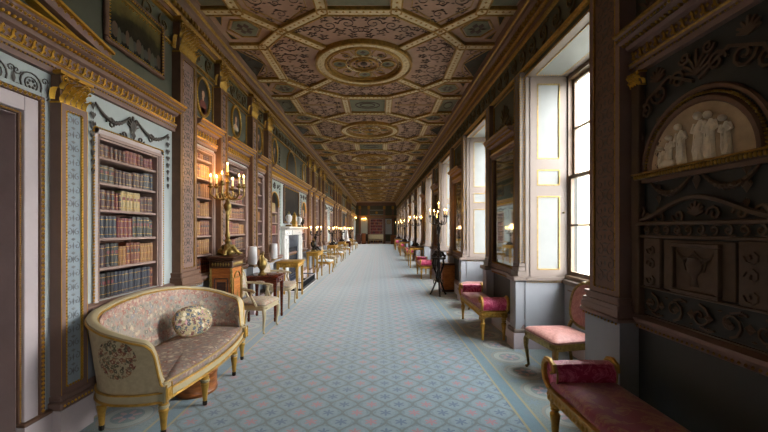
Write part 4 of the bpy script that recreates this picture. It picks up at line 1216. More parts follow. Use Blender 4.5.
for i, (y, src, q) in enumerate(((14.5,ch1,'tapestry'),(17.3,wh,'pale blue'),(18.6,ch1,'tapestry'),(21.6,wh,'pale blue'),(27.4,ch1,'tapestry'),(29.0,wh,'pale blue'))):
    dup(src, (-2.2,y,0), RND.uniform(-.1,.1), '%s armchair, %s in the row after the first pale blue one' % (q, ORD[i]), 'painted armchairs along the left wall')
pk = armchair('side_chair', 'salmon pink side chair with gilt frame in the nearest window recess', 'chair', (2.16,3.86,0), pi+.13, M['bronze'], M['pink'], False, 'pink side chairs', .95)
dup(pk, (2.20,7.2,0), pi, 'pink side chair in the second window recess, mostly hidden by the long stool', 'pink side chairs')

# the curved settee: local x out from the wall, y along it, origin at back near corner
def settee():
    t = thing('settee', 'curved tub settee in floral tapestry with painted gilt frame by the left wall', 'settee', (-2.22,2.66,0), 0)
    Lg = 1.68
    ctrl = [(.62,.06),(.60,.055),(.57,.045),(.53,.03),(.46,.015),(.38,.01),(.27,.02),(.14,.09),(.05,.22),(.01,.42),(0,.62),(0,.84)]
    def cat(P, n):
        out = []
        for i in range(len(P)-1):
            p0, p1, p2, p3 = [Vector(P[max(0,min(len(P)-1,j))]) for j in (i-1,i,i+1,i+2)]
            for k in range(n):
                u = k/n; out.append(.5*((2*p1)+(-p0+p2)*u+(2*p0-5*p1+4*p2-p3)*u*u+(-p0+3*p1-3*p2+p3)*u**3))
        out.append(Vector(P[-1])); return out
    half = cat(ctrl, 5); path = half+[Vector((p.x,Lg-p.y)) for p in half[-2::-1]]
    ds = [0]
    for i in range(1,len(path)): ds.append(ds[-1]+(path[i]-path[i-1]).length)
    tot = ds[-1]
    def hh(d):
        d = min(d, tot-d)
        K = [(0,.39),(.015,.41),(.03,.48),(.05,.60),(.075,.675),(.10,.71),(.13,.72),(.18,.735),(.3,.775),(.45,.825),(.7,.88),(1.0,.91),(1.4,.925),(3,.925)]
        for (a,x),(b,y) in zip(K,K[1:]):
            if d <= b: u = (d-a)/(b-a); return x+(y-x)*u
        return .935
    nrm = []
    for i in range(len(path)):
        d = path[min(i+1,len(path)-1)]-path[max(i-1,0)]; d.normalize(); nrm.append(Vector((-d.y,d.x))*-1)   # outward
    # make sure outward points away from centre
    cen = Vector((.4,Lg/2))
    nrm = [n if (path[i]-cen).dot(n) > 0 else -n for i, n in enumerate(nrm)]
    def at(i, z, off): lean = .075*max(0,(z-.3))/.6; p = path[i]+nrm[i]*(off+lean); return (p.x,p.y,z)
    N = len(path)
    mb = MB(); mb.grid([[at(i,.30+(hh(ds[i])-.30)*k/6,.03) for i in range(N)] for k in range(7)]); mb.build('outer_panel', M['tapend'], t)
    mb = MB(); mb.grid([[at(i,.34+(hh(ds[i])-.34)*k/8,-.03-.022*sin(pi*k/8)) for i in range(N)] for k in range(9)]); mb.build('inner_upholstery', M['tap'], t)
    for f0, f1 in ((.84,.95),(.10,.2)):
        mb = MB(); mb.grid([[at(i,.40+(hh(ds[i])-.40)*(f0+(f1-f0)*k/2),-.038-.022*sin(pi*min(1,.15+.8*(f0+f1)/2))) for i in range(6,N-6)] for k in range(3)]); mb.build('border_band', M['tapband'], t)
    mb = MB(); top = [at(i,hh(ds[i]),0) for i in range(N)]
    rows = []
    for i in range(N):
        n = nrm[i]; p = Vector(top[i]); N3 = Vector((n.x,n.y,0))
        sec = [(-.034,-.012),(-.031,.008),(-.015,.016),(.0,.02),(.015,.016),(.031,.008),(.034,-.012),(.025,-.026),(-.025,-.026),(-.034,-.012)]
        rows.append([tuple(p+N3*a+Vector((0,0,b))) for a, b in sec])
    mb.grid(rows)
    mb.mat(1); mb.tube([tuple(Vector(top[i])+Vector((nrm[i].x,nrm[i].y,0))*.036+Vector((0,0,-.012))) for i in range(N)], .009, 5)
    mb.tube([tuple(Vector(top[i])-Vector((nrm[i].x,nrm[i].y,0))*.036+Vector((0,0,-.012))) for i in range(N)], .009, 5)
    mb.build('crest_rail', [M['cream'],M['gilt']], t)
    # front stump where the arm meets the leg
    for e in (0, N-1):
        mb = MB(); x, y, z = top[e]
        mb.box(x-.03,y-.04,.25,x+.035,y+.04,.39,.012); mb.mat(1); mb.box(x+.03,y-.028,.27,x+.042,y+.028,.36,.006); mb.octa((x+.042,y,.315),.012,.018,.028)
        for q in (-.036,.036): mb.tube([(x+.036,y+q,.26),(x+.036,y+q,.39)], .006, 4)
        mb.build('arm_stump', [M['cream'],M['gilt']], t)
    # bowed seat rail and seat
    fr = [(.63+.085*sin(pi*k/16), .06+(Lg-.12)*k/16) for k in range(17)]
    inner = [(path[i].x+nrm[i].x*.045, path[i].y+nrm[i].y*.045) for i in range(N)]
    plan = inner[::-1]+fr
    mb = MB(); mb.mat(0).prism(plan, 'z', .25, .335)
    mb.mat(1); 
    for z, r in ((.262,.011),(.33,.009)): mb.tube([(p[0]+.004,p[1],z) for p in fr], r, 5); mb.tube([(path[i].x+nrm[i].x*.047,path[i].y+nrm[i].y*.047,z) for i in range(N)], r, 5)
    mb.build('seat_rail', [M['cream'],M['gilt']], t)
    ins = [(path[i].x-nrm[i].x*.04, path[i].y-nrm[i].y*.04) for i in range(2,N-2)]
    pl = ins[::-1]+[(p[0]-.012,p[1]) for p in fr]
    cx, cy = .38, Lg/2; rows = []
    for z, s in ((.335,.985),(.35,1.0),(.375,1.0),(.395,.965),(.41,.86),(.42,.6),(.425,.3),(.426,.01)):
        rows.append([(cx+(p[0]-cx)*s, cy+(p[1]-cy)*s, z) for p in pl+[pl[0]]])
    MB().grid(rows).build('seat', M['tapseat'], t, ang=2.5)
    mb = MB(); mb.tube([(cx+(p[0]-cx)*.99, cy+(p[1]-cy)*.99, .385) for p in pl], .009, 5, closed=True, caps=False); mb.build('piping', M['piped'], t)
    for x, y in ((.61,.06),(.70,.52),(.70,Lg-.52),(.61,Lg-.06),(.10,.12),(0.02,Lg/2),(.10,Lg-.12)):
        mb = MB(); turned_leg(mb, x, y, .255, .034); mb.mat(1); mb.lathe([(.016,.0),(.02,.01),(.02,.035),(.016,.045)], (x,y,0), 8); mb.mat(2); mb.lathe([(.038,.205),(.04,.215),(.038,.225)], (x,y,0), 10)
        mb.build('leg', [M['gilt'],M['black'],M['cream']], t)
    return t
settee()
# oval cushion leaning against the back
t = thing('oval_cushion', 'oval floral tapestry cushion with cream centre on the settee', 'cushion', (-1.95,3.82,.575), 0)
o = MB().ell((0,0,0), .07,.225,.16, 24, 12, .85).build('cover', M['tapcush'], t, rot=(0,-.38,-.42))
MB().tube([(0,.215*math.copysign(abs(cos(a))**.85,cos(a)),.152*math.copysign(abs(sin(a))**.85,sin(a))) for a in [2*pi*i/36 for i in range(36)]], .011, 5, (1,0,0), 1, False, True).build('braid_trim', M['piped'], t, rot=(0,-.38,-.42))
# round wooden drum below the settee
t = thing('drum_footstool', 'round brown wooden drum standing under the settee', 'footstool', (-1.74,3.46,0))
MB().lathe([(.18,0),(.19,.01),(.192,.03),(.185,.04),(.185,.17),(.192,.18),(.192,.20),(.18,.21)], n=28).build('body', M['walnut'], t)
MB().lathe([(0,.222),(.12,.218),(.175,.208),(.176,.2)], n=28).build('lid', M['dwalnut'], t)

# scroll-ended stools
def stool(loc, rz, Ln, W, label, fab, bfab, fr, group, nl=4, zs=.46):
    """local y along the length (0..Ln), x across (0..W)"""
    t = thing('window_stool', label, 'stool', loc, rz, group)
    for i in range(nl//2):
        for x in (.045, W-.045):
            mb = MB(); y = .05+(Ln-.1)*i/(nl//2-1); turned_leg(mb, x, y, zs-.13, .034); mb.box(x-.04,y-.04,zs-.13,x+.04,y+.04,zs-.05,.008); mb.octa((x,y-.042,zs-.09),.02,.01,.02); mb.octa((x-.042,y,zs-.09),.01,.02,.02)
            mb.build('leg', fr, t)
    mb = MB(); mb.box(0.01,0.01,zs-.12,W-.01,Ln-.01,zs-.04,.006)
    mb.box(0,0,zs-.05,W,Ln,zs-.03,.006)
    for i in range(int(Ln/.045)): 
        for x in (.008,W-.008): mb.octa((x,.02+i*.045,zs-.085), .012,.017,.026)
    for i in range(int(W/.045)):
        for y in (.008,Ln-.008): mb.octa((.02+i*.045,y,zs-.085), .017,.012,.026)
    # scrolled end frames
    for y, s in ((0,-1),(Ln,1)):
        for x in (.012, W-.012):
            pts = [(x,y-s*.04,zs-.04),(x,y+s*.03,zs+.0),(x,y+s*.052,zs+.06),(x,y+s*.045,zs+.115),(x,y+s*.01,zs+.155),(x,y-s*.04,zs+.165),(x,y-s*.09,zs+.14),(x,y-s*.10,zs+.10),(x,y-s*.06,zs+.08)]
            mb.tube(pts, [.018,.02,.02,.02,.02,.018,.016,.014,.012], 6)
            mb.lathe([(0,-.012),(.026,-.008),(.03,0),(.026,.008),(0,.012)], (0,0,0), 8) if False else None
    mb.build('frame', fr, t)
    cushion(MB(), [(p[0],p[1]) for p in [(.02+(W-.04)*q, .05) for q in (0,.5,1)]+[(W-.02,Ln*.5)]+[(.02+(W-.04)*q, Ln-.05) for q in (1,.5,0)]+[(.02,Ln*.5)]], zs-.03, zs+.03, .03).build('seat', fab, t)
    for y, s in ((.0,-1),(Ln,1)):
        mb = MB(); rows = []
        prof = [(.0,-.02),(.035,.04),(.04,.09),(.02,.135),(-.03,.155),(-.085,.145),(-.115,.10),(-.115,.05),(-.10,.0)]
        for k in range(9):
            x = .028+(W-.056)*k/8; q = 1+.03*sin(pi*k/8)
            rows.append([(x, y+s*p, zs+z*q) for p, z in prof])
        mb.grid(rows); n = len(prof)
        mb.add([(.028,y+s*p,zs+z) for p,z in prof],[tuple(range(n))]); mb.add([(W-.028,y+s*p,zs+z) for p,z in prof],[tuple(range(n))])
        b = mb.build('bolster', bfab, t)
        for x in (.03,W-.03): MB().tube([(x,y+s*p,zs+z) for p,z in prof], .007, 4).build('braid', M['piped'], b)
    return t
SG = 'red stools along the window wall'
stool((1.20,1.05,0), 0, 1.56, .47, 'long stool in crimson and gold damask, cropped in the near right corner', M['crimgold'], M['crim'], M['gilt'], SG, 4, .45)
s2 = stool((1.40,4.98,0), 0, 1.28, .38, 'long scroll-ended stool in crimson damask under the pier mirror', M['crimgold'], M['crim'], M['gilt'], SG, 4, .44)
dup(s2, (1.28,11.15,0), 0, 'red scroll-ended stool beyond the walnut cabinet on the window side', SG)
for i, y in enumerate((17.3,23.5,29.7)): dup(s2, (1.32,y,0), 0, 'distant red stool, %s beyond the gilt console table on the window side' % ORD[i], SG)
# ------------------------------------------------------------------ tables, pedestals, candelabra
def candelabrum(loc, label, metal, group, h=.92, n=6, R=.21, top=True, rz=0.0, style='tree'):
    t = thing('candelabrum', label, 'candelabrum', loc, rz, group)
    mb = MB()
    for k in range(3):
        a = 2*pi*k/3+.3; mb.tube([(0,0,.13),(.07*cos(a),.07*sin(a),.12),(.12*cos(a),.12*sin(a),.06),(.16*cos(a),.16*sin(a),.015)], [.034,.034,.026,.03], 6); mb.ell((.16*cos(a),.16*sin(a),.026), .036,.036,.024, 8, 5); mb.ell((.09*cos(a+.6),.09*sin(a+.6),.05), .05,.05,.05, 8, 5); leaf(mb, (.09*cos(a+.3),.09*sin(a+.3),.06), .07, .1, .04)
        leaf(mb, (.03*cos(a+1),.03*sin(a+1),.03), .08, .12, .03)
    mb.lathe([(.10,.03),(.09,.06),(.045,.09),(.06,.13),(.03,.17),(.045,.2),(.025,.24)], n=12)
    mb.build('base', metal, t)
    mb = MB(); mb.lathe([(.025,.24),(.04,.28),(.022,.33),(.018,.38),(.022,h*.55),(.026,h*.62),(.05,h*.68),(.055,h*.72),(.03,h*.76),(.02,h*.80),(.035,h*.84),(.02,h*.88)], n=10)
    for k in range(5): a = 2*pi*k/5; leaf(mb, (.02*cos(a),.02*sin(a),h*.58), .03, .09, .02)
    mb.build('stem', metal, t)
    def cup(mb, x, y, z): mb.lathe([(.008,z-.03),(.036,z-.012),(.04,z),(.018,z+.004),(.02,z+.03),(.024,z+.035)], (x,y,0), 10)
    def candle(x, y, z, l=.11):
        c = MB().lathe([(.0125,0),(.0125,l-.004),(.006,l),(0,l)], n=9).build('candle', M['candle'], t, (x,y,z+.02))
        MB().lathe([(0,0),(.006,.007),(.0075,.014),(.005,.026),(0,.040)], n=8).build('flame', M['flame'], c, (0,0,l))
    for k in range(n):
        a = 2*pi*k/n+.25; ca, sa = cos(a), sin(a); z1 = h+.0 if k % 2 == 0 else h-.02
        P = lambda r, z: (r*ca, r*sa, z)
        mb = MB(); mb.tube([P(.02,h*.84),P(R*.35,h*.80),P(R*.75,h*.81),P(R*1.02,h*.87),P(R,h*.93),P(R,z1-.02)], [.015,.014,.012,.012,.010,.012], 6)
        mb.tube([P(R*.55,h*.80),P(R*.6,h*.87),P(R*.45,h*.90),P(R*.4,h*.86)], .008, 5)
        cup(mb, R*ca, R*sa, z1); mb.build('arm', metal, t); candle(R*ca, R*sa, z1)
    if top:
        mb = MB(); mb.tube([(0,0,h*.87),(0,0,h+.12)], .014, 6); mb.lathe([(.018,h+.02),(.032,h+.05),(.018,h+.08)], n=8); cup(mb, 0, 0, h+.15); mb.build('finial_socket', metal, t); candle(0,0,h+.15,.12)
    return t
def console(loc, label, W, D, H, wood_, top_, group=None, nb=2, name='console_table', cat='table', square=True, drawer=False):
    """local y along the wall 0..W, x out 0..D"""
    t = thing(name, label, cat, loc, 0, group)
    MB().box(-.01,-.02,H-.035,D+.02,W+.02,H,.01).build('tabletop', top_, t)
    mb = MB(); mb.box(.02,.03,H-.13,D-.015,W-.03,H-.035,.004)
    if not drawer:
        for i in range(int(W/.06)): mb.octa((D-.012,.05+i*.06,H-.08), .012,.022,.028)
        for i in range(int(D/.06)): mb.octa((.05+i*.06,.028,H-.08), .022,.012,.028)
    mb.build('apron', wood_, t)
    for x in (.04,D-.04):
        for y in (.045,W-.045):
            mb = MB(); z1 = H-.035
            mb.prism([(x-.014,y-.014),(x+.014,y-.014),(x+.014,y+.014),(x-.014,y+.014)],'z',0,.03) if False else None
            mb.add([(x+sx*a,y+sy*a,z) for z, a in ((0,.016),(.05,.02),(.06,.015),(z1-.13,.026),(z1-.12,.03),(z1,.03)) for sx, sy in ((-1,-1),(1,-1),(1,1),(-1,1))],
                   [(3,2,1,0),(20,21,22,23)]+[(r*4+k,r*4+(k+1)%4,(r+1)*4+(k+1)%4,(r+1)*4+k) for r in range(5) for k in range(4)])
            mb.build('leg', wood_, t)
    if drawer:
        d = MB().box(D-.016,.12,H-.12,D-.004,W-.12,H-.045,.003).build('drawer', wood_, t)
        MB().ell((D+.004,W/2,H-.083), .012,.014,.014, 8, 5).build('knob', M['bronze'], d)
    return t
# walnut pedestal with inlaid faces beside the settee
t = thing('pedestal_cabinet', 'tall walnut pedestal with gilt mounts at the far end of the settee', 'pedestal', (-2.29,4.9,0))
PW, PD, PH = .40, .32, 1.17
MB().box(.02,.02,.12,PD-.02,PW-.02,PH-.16,.006).build('body', M['litwalnut'], t)  # lightened wood stands in for light on the room-side face
mb = MB(); mb.box(-.02,-.02,0,PD+.03,PW+.03,.07,.012); mb.box(0,0,.07,PD+.01,PW+.01,.12,.012); mb.build('base', M['walnut'], t)
mb = MB(); mb.box(.005,.005,PH-.16,PD-.005,PW-.005,PH-.06,.006); mb.box(-.015,-.015,PH-.06,PD+.015,PW+.015,PH-.035,.008); mb.box(-.03,-.03,PH-.035,PD+.03,PW+.03,PH,.012); mb.build('cornice', M['dwalnut'], t)
mb = MB(); frame_rect(mb, .08, PW-.08, .24, .86, .014, .012, PD-.02); mb.tube([(PD-.012,PW/2+.1*cos(pi*k/10),.86+.09*sin(pi*k/10)) for k in range(11)], .009, 5)
mb.octa((PD-.012,PW/2,.55),.01,.05,.16)
mb.build('side_panel', M['bronze'], t)
mb = MB(); mb.M = Matrix(((0,1,0,0),(1,0,0,0),(0,0,1,0),(0,0,0,1)))
frame_rect(mb, .08, PD-.08, .24, .86, .014, -.012, .02); mb.M = None
mb.box(.1,.012,.28,PD-.1,.02,.82)
mb.build('front_panel', M['dwalnut'], t)  # dark wood stands in for shade on the face towards the camera
mb = MB()
for x, y in ((.02,.02),(PD-.02,.02),(PD-.02,PW-.02)):
    for i in range(4): leaf(mb, (x-.01,y,.75+.07*i), .04, .08, .02)
    mb.tube([(x,y,.14),(x,y,.98)], .013, 6)
for i in range(7): mb.octa((.05+i*.036,.0,PH-.11), .014,.008,.03)
for i in range(8): mb.octa((PD,.05+i*.043,PH-.11), .008,.016,.03)
mb.build('gilt_mounts', M['bronze'], t)
CG = 'lit candelabra of the left wall'
cA = candelabrum((-2.12,5.10,PH), 'gilt bronze candelabrum with seven lit candles on the walnut pedestal', M['bronze'], CG, .98, 6, .22, True, .35)

# dark table with a gilt ewer between two armchairs
console((-2.20,6.0,0), 'dark mahogany side table between the two cream armchairs', .50, .52, .76, M['mahog'], M['mahog'], None, name='side_table', drawer=True)
t = thing('gilt_ewer', 'gilt bronze ewer standing on the dark side table', 'ewer', (-1.98,6.18,.76))
MB().lathe([(.07,0),(.075,.02),(.04,.04),(.025,.07),(.07,.13),(.085,.2),(.06,.26),(.03,.31),(.028,.34),(.045,.37)], n=14).build('body', M['bronze'], t)
mb = MB(); mb.tube([(0,-.04,.35),(0,-.11,.33),(0,-.13,.26),(0,-.08,.19)], .01, 6); mb.build('handle', M['bronze'], t)
mb = MB(); mb.tube([(0,.03,.35),(0,.06,.385),(0,.08,.39)], [.02,.018,.008], 6); mb.build('spout', M['bronze'], t)
for i, (y, lab) in enumerate(((6.33,'white translucent upright shade behind the gilt ewer'),(7.62,'white translucent upright shade before the arched alcove'))):
    t = thing('upright_shade', lab, 'shade', (-2.20,y,.895))
    MB().lathe([(.075,.03),(.078,.04),(.078,.33),(.07,.34)], n=18).build('sleeve', M['wax'], t); MB().lathe([(.06,0),(.06,.012),(.02,.02),(.015,.04),(.0,.04)], n=14).build('foot', M['bronze'], t)

# gilt consoles of the left wall
GG = 'gilt console tables of the left wall'
console((-2.26,7.98,0), 'gilt console table just before the marble fireplace', .62, .50, .82, M['gilt'], M['gilt'], GG)
g2 = console((-2.19,11.02,0), 'gilt console table with candelabrum beyond the fireplace fender', 1.0, .36, .84, M['gilt'], M['gilt'], GG)
cl = candelabrum((-2.02,11.62,.84), 'lit candelabrum on the first gilt console beyond the fireplace', M['black'], CG, .62, 5, .18, False)
t = urn((-2.02,11.28,.84), 'dark bronze urn on the console beyond the fireplace', (M['black'],M['bronze']), 1.1)
for i, y in enumerate((15.4,19.6,25.6)):
    dup(g2, (-2.19,y,0), 0, '%s gilt console down the left wall after the fireplace console' % ORD[i], GG)
    dup(cl, (-2.02,y+.5,.84), .3*i, 'lit candelabrum on the %s distant gilt console of the left wall' % ORD[i], CG)
console((-2.19,22.45,0), 'dark side table carrying the white statuette on the left side', .8, .42, .78, M['mahog'], M['mahog'], name='side_table', drawer=True)
statuette((-1.98,22.85,.78), 'white marble statuette on a dark table far down the left side', M['marble'], M['marble'], .95)

# window side: cabinet, torchere, consoles
t = thing('walnut_cabinet', 'orange-brown walnut cabinet against the second window pier', 'cabinet', (1.56,8.86,0))
MB().box(0,0,.06,.30,.42,.66,.006).build('body', M['litwalnut'], t); MB().box(-.02,-.02,.66,.31,.44,.70,.01).build('cabinet_top', M['dwalnut'], t); MB().box(-.01,-.01,0,.30,.43,.06,.01).build('plinth', M['dwalnut'], t)
d = MB(); frame_rect(d, .05,.37,.12,.60,.02,-.01,0); d.box(-.006,.05,.12,0,.37,.60); d = d.build('door', M['litwalnut'], t)
MB().ell((-.014,.08,.38), .012,.012,.012, 8, 5).build('knob', M['bronze'], d)
mb = MB(); mb.M = Matrix(((0,1,0,0),(1,0,0,0),(0,0,1,0),(0,0,0,1))); frame_rect(mb, .05,.25,.12,.60,.02,-.01,0); mb.build('side_panel', M['litwalnut'], t)
t = thing('torchere_stand', 'black carved tripod torchere standing in front of the walnut cabinet', 'stand', (1.40,8.45,0))
mb = MB(); mb.lathe([(.17,.84),(.18,.86),(.17,.88),(0,.885)], n=16); mb.build('top_dish', M['black'], t)
for k in range(3):
    a = 2*pi*k/3+.5; ca, sa = cos(a), sin(a)
    mb = MB(); mb.tube([(.13*ca,.13*sa,.84),(.15*ca,.15*sa,.72),(.06*ca,.06*sa,.5),(.05*ca,.05*sa,.35),(.13*ca,.13*sa,.16),(.19*ca,.19*sa,.03),(.21*ca,.21*sa,.012)], [.02,.024,.018,.02,.022,.02,.024], 6)
    for q in (.65,.3): mb.tube([((.1+.03*cos(w))*ca,(.1+.03*cos(w))*sa,q+.05*sin(w)) for w in [2*pi*i/8 for i in range(8)]], .009, 4, closed=True, caps=False)
    mb.build('leg', M['black'], t)
mb = MB(); mb.lathe([(.05,.30),(.07,.34),(.03,.40),(.06,.5),(.03,.6),(.05,.7),(.03,.84)], n=10); mb.build('column', M['black'], t)
RG = 'lit candelabra of the window side'
cB = candelabrum((1.40,8.45,.885), 'tall black candelabrum on the carved torchere before the walnut cabinet', M['black'], RG, .95, 5, .2, True)
g3 = console((1.22,14.3,0), 'gilt console table with candelabrum on the window side', .95, .60, .84, M['gilt'], M['dwalnut'], 'gilt console tables of the window side')
c3 = candelabrum((1.5,14.75,.84), 'black candelabrum on the nearest gilt console of the window side', M['black'], RG, 1.05, 6, .26, False)
for i, y in enumerate((20.5,26.7)):
    dup(g3, (1.22,y,0), 0, '%s distant gilt console on the window side' % ORD[i+1], 'gilt console tables of the window side')
    dup(c3, (1.5,y+.45,.84), .2, 'black candelabrum on the %s distant console of the window side' % ORD[i+1], RG)

# pier mirrors
def mirror(yc, label):
    t = thing('pier_mirror', label, 'mirror', (XR,yc,.95), pi, 'pier mirrors between the windows')
    w, h = .92, 1.66
    MB().box(.004,-w/2,0.05,.012,w/2,h+.05).build('mirror_glass', M['mirror'], t)
    mb = MB(); q = .08
    for y0, y1, z0, z1 in ((-w/2-q,w/2+q,-.03,.05),(-w/2-q,w/2+q,h+.05,h+.05),(-w/2-q,-w/2,.05,h+.05),(w/2,w/2+q,.05,h+.05)):
        if z1 > z0: mb.mat(0).box(0,y0,z0,.05,y1,z1,.012)
    mb.mat(1)
    for y in (-w/2+.004,w/2-.004): mb.beads((.042,y,.05),(.042,y,h),.012,.03)
    mb.beads((.042,-w/2,.055),(.042,w/2,.055),.012,.03)
    mb.build('frame', [M['brown'],M['dgold']], t)
for k in range(10):
    lab = 'tall pier mirror above the crimson stool, between first and second windows' if k == 0 else ('tall pier mirror above the walnut cabinet' if k == 1 else 'pier mirror, %s along the window wall' % ORD[k])
    mirror(WIN[k]+1.55, lab)

# marble lunette relief in the stucco bay
t = thing('lunette_relief', 'white carved lunette of draped figures set in the dark right wall', 'relief', (XR,2.14,1.93), pi)
n = 24
MB().prism([(.345*cos(pi*i/n),.345*sin(pi*i/n)) for i in range(n+1)], 'x', 0, .02).build('marble_slab', M['cslab'], t)
mb = MB()
def relief_fig(y, z0, h, lean=0, seated=False):
    x = .024
    mb.ell((x+.018,y+lean*h,z0+h*.90), .026,h*.062,h*.085, 8, 6)
    mb.tube([(x,y+lean*h*.8,z0+h*.82),(x,y+lean*h*.6,z0+h*.68),(x,y+lean*h*.3,z0+h*.5),(x,y,z0+h*.25),(x,y-lean*h*.2,z0)], [h*.03,h*.105,h*.085,h*.10,h*.12], 8, (1,0,0), .85)
    for s in (-1,1):
        mb.tube([(x+.004,y+lean*h*.7+s*h*.10,z0+h*.76),(x+.006,y+lean*h*.5+s*h*.17,z0+h*.6),(x+.012,y+lean*h*.5+s*h*.05,z0+h*.55)], [h*.042,h*.034,h*.026], 6, (1,0,0))
        mb.tube([(x+.012,y+s*h*.05,z0+h*.45),(x+.015,y+s*h*.08,z0+h*.2),(x+.01,y+s*h*.06,z0)], [h*.03,h*.035,h*.03], 5, (1,0,0))
    for q in (-.05,0,.05): mb.tube([(x+.02,y+lean*h*.5+q*h,z0+h*.65),(x+.022,y+q*1.3*h,z0+h*.3),(x+.016,y+q*1.6*h,z0+.01)], h*.012, 4, (1,0,0))
# local y runs towards the camera after the half turn: the photo's left is local -y
relief_fig(.03,.01,.285,.02); relief_fig(-.09,.01,.255,-.05); relief_fig(.10,.01,.27,.0); relief_fig(-.19,.01,.20,.08); relief_fig(.20,.01,.22,-.06); relief_fig(-.25,.01,.14,.06)
mb.ell((.03,-.2,.03), .02,.06,.03, 10, 6)
mb.build('carved_figures', M['cmarble'], t)
mb = MB()
for r, q in ((.365,.022),(.43,.016)): mb.mat(0).tube([(.012,r*cos(pi*i/n),r*sin(pi*i/n)) for i in range(n+1)], q, 6, (1,0,0))
mb.mat(1)
for i in range(60): a = pi*(i+.5)/60; mb.ell((.02,.398*cos(a),.398*sin(a)), .014,.009,.009, 6, 4)
mb.build('arch_moulding', [M['brown'],M['dgold']], t)
mb = MB(); mb.mat(0).box(0,-.47,-.045,.06,.47,-.01,.006); mb.mat(1)
for i in range(40): mb.ell((.062,-.46+.92*(i+.5)/40,-.027), .012,.010,.016, 6, 4)
mb.box(0,-.48,-.012,.075,.48,0,.004); mb.mat(0).box(0,-.45,-.07,.03,.45,-.045)
mb.build('ledge', [M['brown'],M['dgold']], t)

# ------------------------------------------------------------------ far end wall (faces the camera: local x -> -Y)
FE = Matrix(((0,1,0,0),(-1,0,0,Y1),(0,0,1,0),(0,0,0,1)))     # x out of the wall, y to the right
mb = MB(FE)
for xx in (-2.05,-1.15,.66,1.5): pil_front(mb, .2, .08, 1.0, 3.6) if False else None
for xx in (-1.95,-1.02,.60,1.5):
    mb.mat(0).box(0,xx-.11,0,.1,xx+.11,3.6,.006); mb.box(0,xx-.14,0,.14,xx+.14,.9,.008); mb.mat(1)
    mb.box(0,xx-.13,3.6,.13,xx+.13,3.95,.02)
mb.mat(0).prism([(p,q) for p,q in EP], 'y', XL, XR)
mb.prism(CP, 'y', XL, XR); mb.mat(1).box(0,XL,2.735,.08,XR,2.76); mb.box(0,XL,2.9,.185,XR,2.94)
mb.mat(2).box(0,XL,0,.05,XR,.25); mb.mat(3); mb.box(0,-1.85,1.0,.012,-1.15,2.6); mb.box(0,.72,1.0,.012,1.38,2.6)
frame_rect(mb, -1.0,.58,3.05,3.5,.03,.03); mb.mat(1).ell((.02,-.2,3.25), .03,.14,.14, 10, 6)
mb.build('end_wall_decoration', [M['brown'],M['dgold'],M['lilac'],M['duck']], we)
t = thing('bookcase', 'bookcase of dark red books in the middle of the far end wall', 'bookcase', (-.21,Y1,0), -pi/2)
w, h = 1.36, 2.6
MB().box(.003,-w/2,0,.01,w/2,h).build('back_panel', M['caseback'], t)
for y in (-w/2,w/2-.04): MB().box(.01,y,0,.16,y+.04,h).build('side_panel', M['shelfw'], t)
MB().box(.01,-w/2,h-.04,.17,w/2,h).build('top_panel', M['shelfw'], t)
for i in range(8): MB().box(.01,-w/2+.04,.10+.31*i,.15,w/2-.04,.13+.31*i).build('shelf', M['shelfw'], t)
far.M = Matrix.Translation((-.21,Y1,0)) @ Matrix.Rotation(-pi/2,4,'Z')
for i in range(8):
    y = -w/2+.05
    while y < w/2-.11:
        th = RND.uniform(.05,.09); far.mat(RND.choice([0,0,1,9,8,3])).box(.012,y,.13+.31*i,.13,y+th*.95,.13+.31*i+RND.uniform(.2,.27)); y += th
far.M = None
fb = far.build('books', MLE); tag(fb, 'rows of leather books in the distant bookcases and alcoves', 'books', kind='stuff')
t = thing('settle', 'pale painted bench in front of the far end bookcase', 'bench', (-.28,37.35,0))
MB().box(-.78,-.2,.36,.78,.2,.44,.02).build('seat', M['cream'], t); MB().box(-.78,.16,.5,.78,.21,.98,.02).build('backrest', M['cream'], t)
for x in (-.75,.75): MB().box(x-.03,-.2,.62,x+.03,.2,.67,.01).build('arm', M['cream'], t)
for x in (-.74,-.25,.25,.74):
    for y in (-.17,.18): mb = MB(); turned_leg(mb, x, y, .37, .035); mb.build('leg', M['gilt'], t)
mb = MB()
for x in (-.74,.74): mb.box(x-.025,-.19,.44,x+.025,-.14,.63); mb.box(x-.025,.15,.44,x+.025,.2,.99)
mb.build('post', M['cream'], t)
t = thing('wall_dial', 'round cream dial hanging on the far end wall right of the bookcase', 'clock', (1.08,Y1,2.28), -pi/2)
mb = MB(Matrix.Rotation(pi/2,4,'Y')); mb.lathe([(.20,0.001),(.20,.03),(0,.035)], n=24); mb.build('dial', M['cream'], t)
mb = MB(Matrix.Rotation(pi/2,4,'Y')); mb.lathe([(.2,.001),(.2,.045),(.225,.05),(.24,.03),(.24,.001)], n=24); mb.build('frame', M['bronze'], t)
t = thing('corner_cabinet', 'small orange-brown cabinet in the far right corner', 'cabinet', (1.26,37.2,0))
MB().box(0,0,.08,.5,.45,.9,.01).build('body', M['walnut'], t); MB().box(-.02,-.03,.9,.52,.47,.95,.01).build('cabinet_top', M['dwalnut'], t); MB().box(-.01,-.02,0,.51,.46,.08).build('plinth', M['dwalnut'], t)
d = MB().box(.05,-.012,.14,.45,0,.84,.004).build('door', M['walnut'], t); MB().ell((.4,-.022,.5), .014,.014,.014, 8, 5).build('knob', M['bronze'], d)
t = thing('dark_commode', 'small dark cabinet in the far left corner', 'cabinet', (-2.2,36.2,0))
MB().box(0,0,.05,.4,.7,1.0,.01).build('body', M['dwalnut'], t); MB().box(-.01,-.03,1.0,.43,.73,1.04,.01).build('cabinet_top', M['black'], t); MB().box(.4,.06,.12,.412,.64,.92,.004).build('door', M['mahog'], t)
mb = MB()
